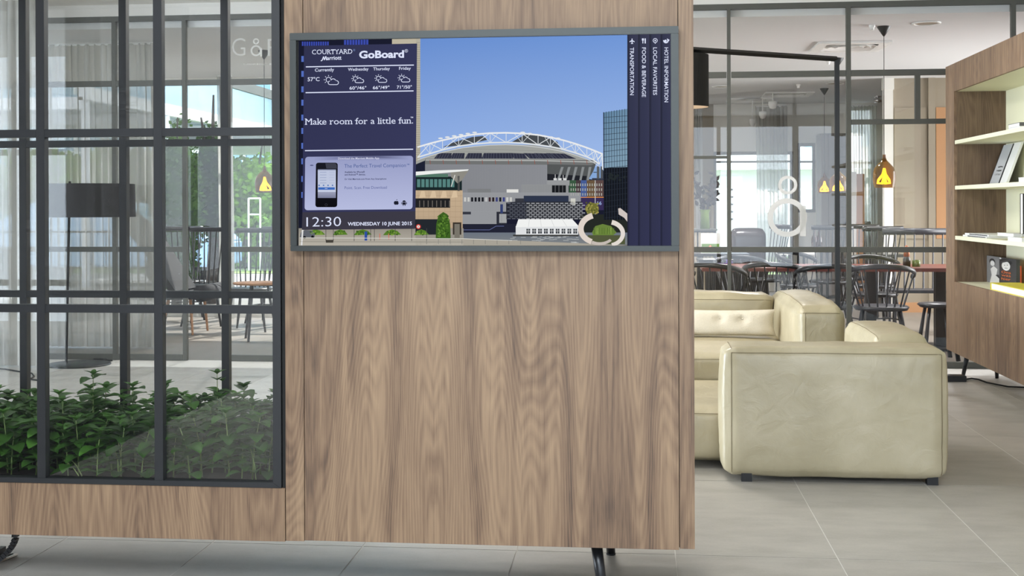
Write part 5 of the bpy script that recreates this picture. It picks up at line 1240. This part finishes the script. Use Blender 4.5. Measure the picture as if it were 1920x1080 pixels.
# ---------------------------------------------------------------- pendants
def pendant(label, x, Y, ztop, zbot, zc=2.86, r=0.095, lit=True):
    p = P(x, 330, Y); c_ = Vector((p.x, Y, 0)); t = thing('pendant_lamp', label, 'lamp', (p.x, Y, zc), 'amber glass pendants')
    MB().lathe(c_, [(0.058, zc), (0.057, zc-0.008), (0.008, zc-0.085), (0.0, zc-0.087)], 24).build('ceiling_rose', 'black_metal', t, smooth=True)
    MB().tube([c_+Vector((0, 0, zc-0.08)), c_+Vector((0, 0, ztop-0.005))], 0.003, 6).build('cord', 'black_metal', t)
    h = ztop-zbot
    pr = [(0.012, 0), (0.014, 0.10), (0.024, 0.18), (0.052, 0.28), (0.082, 0.40), (0.095, 0.55), (0.096, 0.72), (0.091, 0.88), (0.083, 1.0)]
    MB().lathe(c_, [(a*r/0.096, ztop-h*b) for a, b in pr], 32).build('glass_shade', 'amber_glass', t, smooth=True)
    MB().lathe(c_, [(0.012, ztop-0.005), (0.015, ztop-0.06), (0.0, ztop-0.065)], 16).build('socket', 'copper', t, smooth=True)
    zb0 = ztop-h*0.42; b_ = MB()
    for k in range(3):
        a = k*2.094+0.5; d = Vector((math.cos(a), math.sin(a), 0))
        b_.tube([c_+Vector((0, 0, zb0)), c_+Vector((0, 0, zb0-0.05))+d*0.012, c_+Vector((0, 0, zb0-0.10))+d*0.052, c_+Vector((0, 0, zb0-0.125))+d*0.060, c_+Vector((0, 0, zb0-0.13))+d*0.02, c_+Vector((0, 0, zb0-0.06))], 0.0105, 8)
    b_.build('bulb', 'bulb_glow', t, smooth=True)
    return t
pendant('large amber glass pendant lamp hanging alone before the white column', 1658, 10.9, 1.75, 1.463)
pendant('amber glass pendant lamp hidden partly by the thin black lamp post', 1572, 13.2, 1.70, 1.456)
pendant('amber glass pendant lamp hanging farthest back, by the bright window', 1546, 16.6, 1.74, 1.47)
pendant('amber pendant lamp seen through the divider glass before green trees', 496, 11.8, 1.72, 1.455)
# ---------------------------------------------------------------- ceiling fittings
def cassette(label, c_, w, d, z=2.86):
    t = thing('ceiling_cassette', label, 'air vent', (c_.x, c_.y, z), 'square ceiling air units')
    for a, b in (((-w, -d), (w, -d*0.72)), ((-w, d*0.72), (w, d)), ((-w, -d*0.72), (-w*0.72, d*0.72)), ((w*0.72, -d*0.72), (w, d*0.72))):
        BX((c_.x+a[0], c_.y+a[1], z-0.02), (c_.x+b[0], c_.y+b[1], z-0.001)).build('frame', 'white_plastic', t)
    BX((c_.x-w*0.72, c_.y-d*0.72, z-0.006), (c_.x+w*0.72, c_.y+d*0.72, z-0.001)).build('recess', 'white_plastic', t)
    for k in range(4):
        r0 = 0.1+k*0.07; MB().lathe((c_.x, c_.y, 0), [(r0, z-0.006), (r0+0.03, z-0.022), (r0+0.04, z-0.02)], 28).build('diffuser_ring', 'white_plastic', t, smooth=True)
cassette('square ceiling air unit nearest the large pendant', PZ(1592, 86, 2.86), 0.34, 0.36)
cassette('square ceiling air unit further back above the small pendants', PZ(1476, 176, 2.86), 0.33, 0.36)
cassette('bright square ceiling unit over the far left tables', PZ(1412, 256, 2.86)*0.0+Vector((1.6, 18.2, 0)), 0.3, 0.3)
def dtc(label, x, y, r=0.06, drop=0.07, mat='white_plastic', grp='smoke detectors', nm='smoke_detector', z=2.86):
    c_ = PZ(x, y, z); t = thing(nm, label, 'detector', (c_.x, c_.y, z), grp)
    MB().lathe((c_.x, c_.y, 0), [(r*0.95, z), (r, z-0.015), (r*0.7, z-0.022)], 20).build('base', mat, t, smooth=True); MB().lathe((c_.x, c_.y, 0), [(r*0.7, z-0.022), (r*0.6, z-drop), (0, z-drop)], 20).build('sensor_head', mat, t, smooth=True)
for k, (x, y) in enumerate(((1635, 47), (1553, 113), (1497, 158))):
    dtc(['smoke detector right before the large pendant rose', 'smoke detector close to the frame lamp corner', 'smoke detector over the second air unit', 'larger smoke detector in the diagonal row of three', 'middle smoke detector of the diagonal row of three', 'smallest smoke detector of the diagonal row of three'][k], x, y, (0.028, 0.028, 0.03, 0.10, 0.085, 0.07)[k], (0.045, 0.045, 0.05, 0.12, 0.10, 0.09)[k])
for k, (x, y, Y, r_) in enumerate(((1449, 196, 17.0, 0.06), (1430, 215, 17.6, 0.05), (1411, 229, 18.2, 0.045))):
    q = P(x, y, Y); t = thing('ceiling_sensor', ['larger hanging sensor in the diagonal row of three', 'middle hanging sensor of the diagonal row of three', 'smallest hanging sensor of the diagonal row of three'][k], 'sensor', (q.x, Y, 2.86), 'hanging ceiling sensors')
    MB().lathe((q.x, Y, 0), [(0.0, q.z+0.05), (r_, q.z+0.045), (r_*1.05, q.z), (r_*0.7, q.z-0.05), (0, q.z-0.06)], 20).build('sensor_head', 'white_plastic', t, smooth=True)
    MB().tube([(q.x, Y, q.z+0.04), (q.x, Y, 2.86)], 0.008, 8).build('stem', 'white_plastic', t)
for k, (x, y) in enumerate(((1737, 43), (1352, 162), (1566, 156))):
    c_ = PZ(x, y, 2.86); t = thing('ceiling_speaker', ['round ceiling speaker in front of the bookcase corner', 'round ceiling speaker near the black lamp shade', 'round ceiling speaker beyond the frame lamp corner'][k], 'speaker', (c_.x, c_.y, 2.86), 'round ceiling speakers')
    MB().lathe((c_.x, c_.y, 0), [(0.12, 2.859), (0.12, 2.852), (0.10, 2.850), (0.098, 2.857)], 28).build('rim', 'white_plastic', t, smooth=True); MB().disc((c_.x, c_.y, 2.856), 0.1, 28, False).build('grille', 'beige_panel', t)
c_ = PZ(1646, 180, 2.86); sl_ = thing('spotlight', 'chrome swivel spotlight on the ceiling beside the pendant cord', 'spotlight', (c_.x, c_.y, 2.86))
MB().lathe((c_.x, c_.y, 0), [(0.05, 2.86), (0.05, 2.84), (0.02, 2.835), (0.02, 2.82)], 18).build('base', 'chrome', sl_, smooth=True); MB().tube([(c_.x-0.05, c_.y, 2.79), (c_.x+0.04, c_.y-0.03, 2.81)], [0.035, 0.045], 14).build('lamp_head', 'chrome', sl_, smooth=True)
c_ = PZ(1776, 83, 2.9); 
tag(MB().tube([(c_.x, YP+0.25, 2.80), (c_.x, YP+0.25, 2.86)], 0.010, 8).build('sprinkler', 'white_plastic', None, smooth=True, origin=(c_.x, YP+0.25, 2.86)), 'small white sprinkler on the ceiling just in front of the bookcase top', 'sprinkler')
# ---------------------------------------------------------------- outdoors
struct(BX((-30, 14.4, -0.1), (-1.65, 19, -0.02)).build('ground_terrace', 'terrace'))
struct(BX((-45, 19.3, -0.12), (45, 24, -0.03)).build('road', 'road')); struct(BX((-45, 24, -0.1), (45, 60, -0.02)).build('ground_lawn', 'lawn'))
def blobtree(label, base, h, r, mat, trunk=0.12, seed=0, crown_z=0.6, n=1500, leaf=0.16, squash=1.0, nm='tree', grp='street trees'):
    rr = random.Random(seed); b_ = Vector(base); t = thing(nm, label, 'tree' if nm == 'tree' else 'hedge', base, grp)
    if trunk:
        MB().tube([b_, b_+Vector((0.05, 0, h*0.4)), b_+Vector((0.0, 0.05, h*0.8))], [trunk, trunk*0.8, trunk*0.4], 10).build('trunk', 'bark', t, smooth=True)
        for k in range(5):
            a = k*1.3; MB().tube([b_+Vector((0, 0, h*0.4+k*0.2)), b_+Vector((math.cos(a)*r*0.6, math.sin(a)*r*0.6, h*crown_z+0.3*k))], [trunk*0.4, trunk*0.12], 6).build('branch', 'bark', t)
    mb = MB(); c_ = b_+Vector((0, 0, h*crown_z)); hz = h*(1-crown_z)*squash
    mb.lathe(c_, [(0.0, -hz*0.8)]+[(r*0.8*math.cos(a)*(1+0.15*math.sin(a*9+seed)), hz*0.84*math.sin(a)) for a in [(-1.2+2.4*q/10) for q in range(11)]]+[(0.0, hz*0.84)], 14)
    for k in range(n):
        while True:
            v = Vector((rr.uniform(-1, 1), rr.uniform(-1, 1), rr.uniform(-1, 1)))
            if 0.35 < v.length < 1: break
        v *= 1+0.25*noise.noise(v*2.2+Vector((seed, 0, 0)))
        p = c_+Vector((v.x*r, v.y*r, v.z*(h*(1-crown_z))*squash)); d = Vector((rr.uniform(-1, 1), rr.uniform(-1, 1), rr.uniform(-1, 0.6))).normalized(); s_ = d.orthogonal().normalized()*leaf*0.35
        mb.poly([p, p+d*leaf*0.5+s_, p+d*leaf, p+d*leaf*0.5-s_])
    mb.build('crown', mat, t); return t
tr1 = P(330, 400, 15.6); blobtree('dark ivy-clad tree close outside the street window', (tr1.x, 15.6, -0.02), 2.5, 0.36, 'tree_dark', 0.07, 1, 0.52, 2600, 0.075)
tr2 = P(398, 400, 16.2); blobtree('dark slim tree beside the gathered curtain', (tr2.x, 16.2, -0.02), 2.5, 0.26, 'tree_dark', 0.11, 2, 0.66, 1500, 0.075)
for k, (x, Y, h, r, lab) in enumerate(((372, 28.2, 2.6, 1.0, 'bright green tree across the road behind the parked car'), (480, 29.5, 2.6, 1.4, 'bright green round tree across the road behind the pendant'), (225, 29, 2.9, 1.3, 'bright green tree across the road behind the sheer curtain'), (90, 30, 2.9, 1.4, 'bright green tree across the road far at the edge'))):
    q = P(x, 380, Y); blobtree(lab, (q.x, Y, -0.02), h, r, 'tree_light', 0.14, 10+k, 0.62, 4500, 0.17)
hd = thing('hedge', 'long clipped green hedge along the far side of the road', 'hedge', (-12, 26, -0.02)); rr = random.Random(5); mb = MB()
mb.box((-22, 25.7, 0.0), (-4.0, 26.6, 1.0)); mb.build('hedge_core', 'tree_dark', hd); mb = MB()
for k in range(6500):
    p = Vector((rr.uniform(-22, -4), 25.6+rr.uniform(0, 1) if rr.random() < 0.3 else 25.65, rr.uniform(0, 1.08))); d = Vector((rr.uniform(-1, 1), rr.uniform(-1, 0), rr.uniform(-0.5, 1))).normalized()*0.14; s_ = d.orthogonal().normalized()*0.05
    mb.poly([p, p+d*0.5+s_, p+d, p+d*0.5-s_])
mb.build('foliage', 'hedge_green', hd)
# parked car
cx_ = P(352, 430, 20.5).x; Yq = 20.5
ca = thing('car', 'light blue car parked on the road, its windscreen and mirror showing between the trunks', 'car', (cx_-1.4, Yq, -0.03))
def car_body():
    prof = [(-2.1, 0.35), (-2.1, 0.75), (-1.9, 0.92), (-1.1, 0.98), (-0.35, 1.42), (1.0, 1.45), (1.75, 1.05), (2.05, 0.9), (2.08, 0.35)]
    mb = MB(); n = len(prof)
    for y in (-0.82, 0.82):
        for x, z in prof: mb.v.append(Vector((cx_-1.4-x*1.0, Yq+y*(0.86 if z > 1.1 else 1), z-0.03)))
    mb.f.append(tuple(range(n))); mb.f.append(tuple(range(n, 2*n))[::-1])
    for i_ in range(n): q = (i_+1) % n; mb.f.append((i_, n+i_, n+q, q))
    return mb
car_body().build('car_body', 'car_blue', ca, bevel=0.03)
X0 = cx_-1.4
for nm, pts in (('side_window', [(0.85, 1.0), (0.33, 1.36), (-0.3, 1.38), (-0.3, 1.0)]), ('side_window', [(-0.36, 1.0), (-0.36, 1.38), (-0.95, 1.38), (-1.5, 1.03)])):
    mb = MB(); mb.poly([Vector((X0+x, Yq-0.815+(z-1.0)*0.28, z-0.03)) for x, z in pts]); mb.build(nm, 'car_glass', ca)
mb = MB(); mb.poly([Vector((X0+1.08, Yq-0.66, 0.96)), Vector((X0+0.40, Yq-0.62, 1.385)), Vector((X0+0.40, Yq+0.62, 1.385)), Vector((X0+1.08, Yq+0.66, 0.96))]); mb.build('windscreen', 'facade_glass', ca)
BX((X0+0.55, Yq-1.0, 0.93), (X0+0.75, Yq-0.82, 1.08)).build('wing_mirror', 'rubber', ca, bevel=0.03)
for x in (-1.35, 1.3):
    for y in (-0.84, 0.66): MB().tube([(X0+x, Yq+y, 0.30), (X0+x, Yq+y+0.18, 0.30)], 0.32, 22).build('wheel', 'rubber', ca)
# glass office building far behind
ob = thing('office_building', 'tall pale glass office block beyond the bright trees', 'building', (-14, 48, 0))
BX((-34, 48, 0), (-3.5, 60, 26)).build('facade', 'facade_glass', ob)
for k in range(22):
    BX((-34, 47.9, 1.2+k*1.15), (-3.5, 48, 1.32+k*1.15)).build('floor_band', 'facade_white', ob)
for k in range(26): BX((-33.6+k*1.18, 47.86, 0), (-33.5+k*1.18, 48, 26)).build('window_mullion', 'facade_white', ob)
cn = thing('street_canopy', 'long glass and white steel canopy sloping away above the street trees', 'canopy', (-11, 20, -0.02))
for k in range(6): BX((-13.2, 19.5+k*3.6, 2.95), (-9.2, 19.62+k*3.6, 3.15)).build('cross_beam', 'facade_white', cn)
for x, z in ((-9.2, 3.1), (-9.2, 4.0), (-13.2, 3.1)): BX((x-0.08, 19.5, z), (x+0.08, 41, z+0.22)).build('edge_beam', 'facade_white' if z < 3.9 else 'partition_steel', cn)
BX((-13.1, 19.6, 3.16), (-9.3, 40.9, 3.2)).build('glass_roof', 'facade_glass', cn); BX((-9.24, 19.6, 3.32), (-9.16, 40.9, 4.0)).build('glass_front', 'facade_glass', cn)
for k in range(7): MB().tube([(-9.2, 19.6+k*3.5, 3.1), (-9.2, 19.6+k*3.5, -0.02)], 0.07, 10).build('column', 'facade_white', cn)
# white building across the street on the right
wbd = thing('white_building', 'white rendered building with small square windows and balcony beyond the far window', 'building', (5.5, 30, 0))
BX((-1.2, 31, 2.2), (14, 38, 14)).build('upper_wall', 'facade_white', wbd); BX((-1.2, 32, 0), (14, 38, 2.2)).build('lower_wall', 'facade_white', wbd)
for r_ in range(3):
    for k in range(22): BX((0.0+k*0.45, 30.97, 2.75+r_*1.5), (0.2+k*0.45, 31.01, 3.1+r_*1.5)).build('window', 'facade_glass', wbd)
for k in range(5): BX((-1.2, 30.2, 0.95+k*0.18), (14, 30.24, 1.0+k*0.18)).build('balcony_rail', 'facade_white', wbd)
for k in range(14): BX((-1.1+k*1.1, 30.2, 0.0), (-1.05+k*1.1, 30.26, 1.75)).build('balcony_post', 'facade_white', wbd)
# bright white football goal-like frame and sign outdoors
sg = thing('lawn_goal', 'thin white tubular frame standing on the lawn beyond the road', 'frame', tuple(P(478, 430, 25)))
q0, q1 = P(466, 372, 25), P(488, 420, 25)
for a, b in (((q0.x, q0.z), (q1.x, q0.z)), ((q0.x, q0.z), (q0.x, -0.02)), ((q1.x, q0.z), (q1.x, -0.02)), ((q0.x, q1.z+0.2), (q1.x, q1.z+0.2))):
    MB().tube([(a[0], 25, a[1]), (b[0], 25, b[1])], 0.02, 6).build('frame_tube', 'white_plastic', sg)
# outdoor railing on the terrace
tr = thing('terrace_railing', 'thin black terrace railing outside the street window', 'railing', (-6, 17.5, 0))
MB().tube([(-12, 17.5, 0.95), (-2, 17.5, 0.95)], 0.015, 6).build('top_rail', 'black_metal', tr)
for k in range(50): MB().tube([(-11.9+k*0.2, 17.5, 0.95), (-11.9+k*0.2, 17.5, -0.02)], 0.006, 5).build('baluster', 'black_metal', tr)
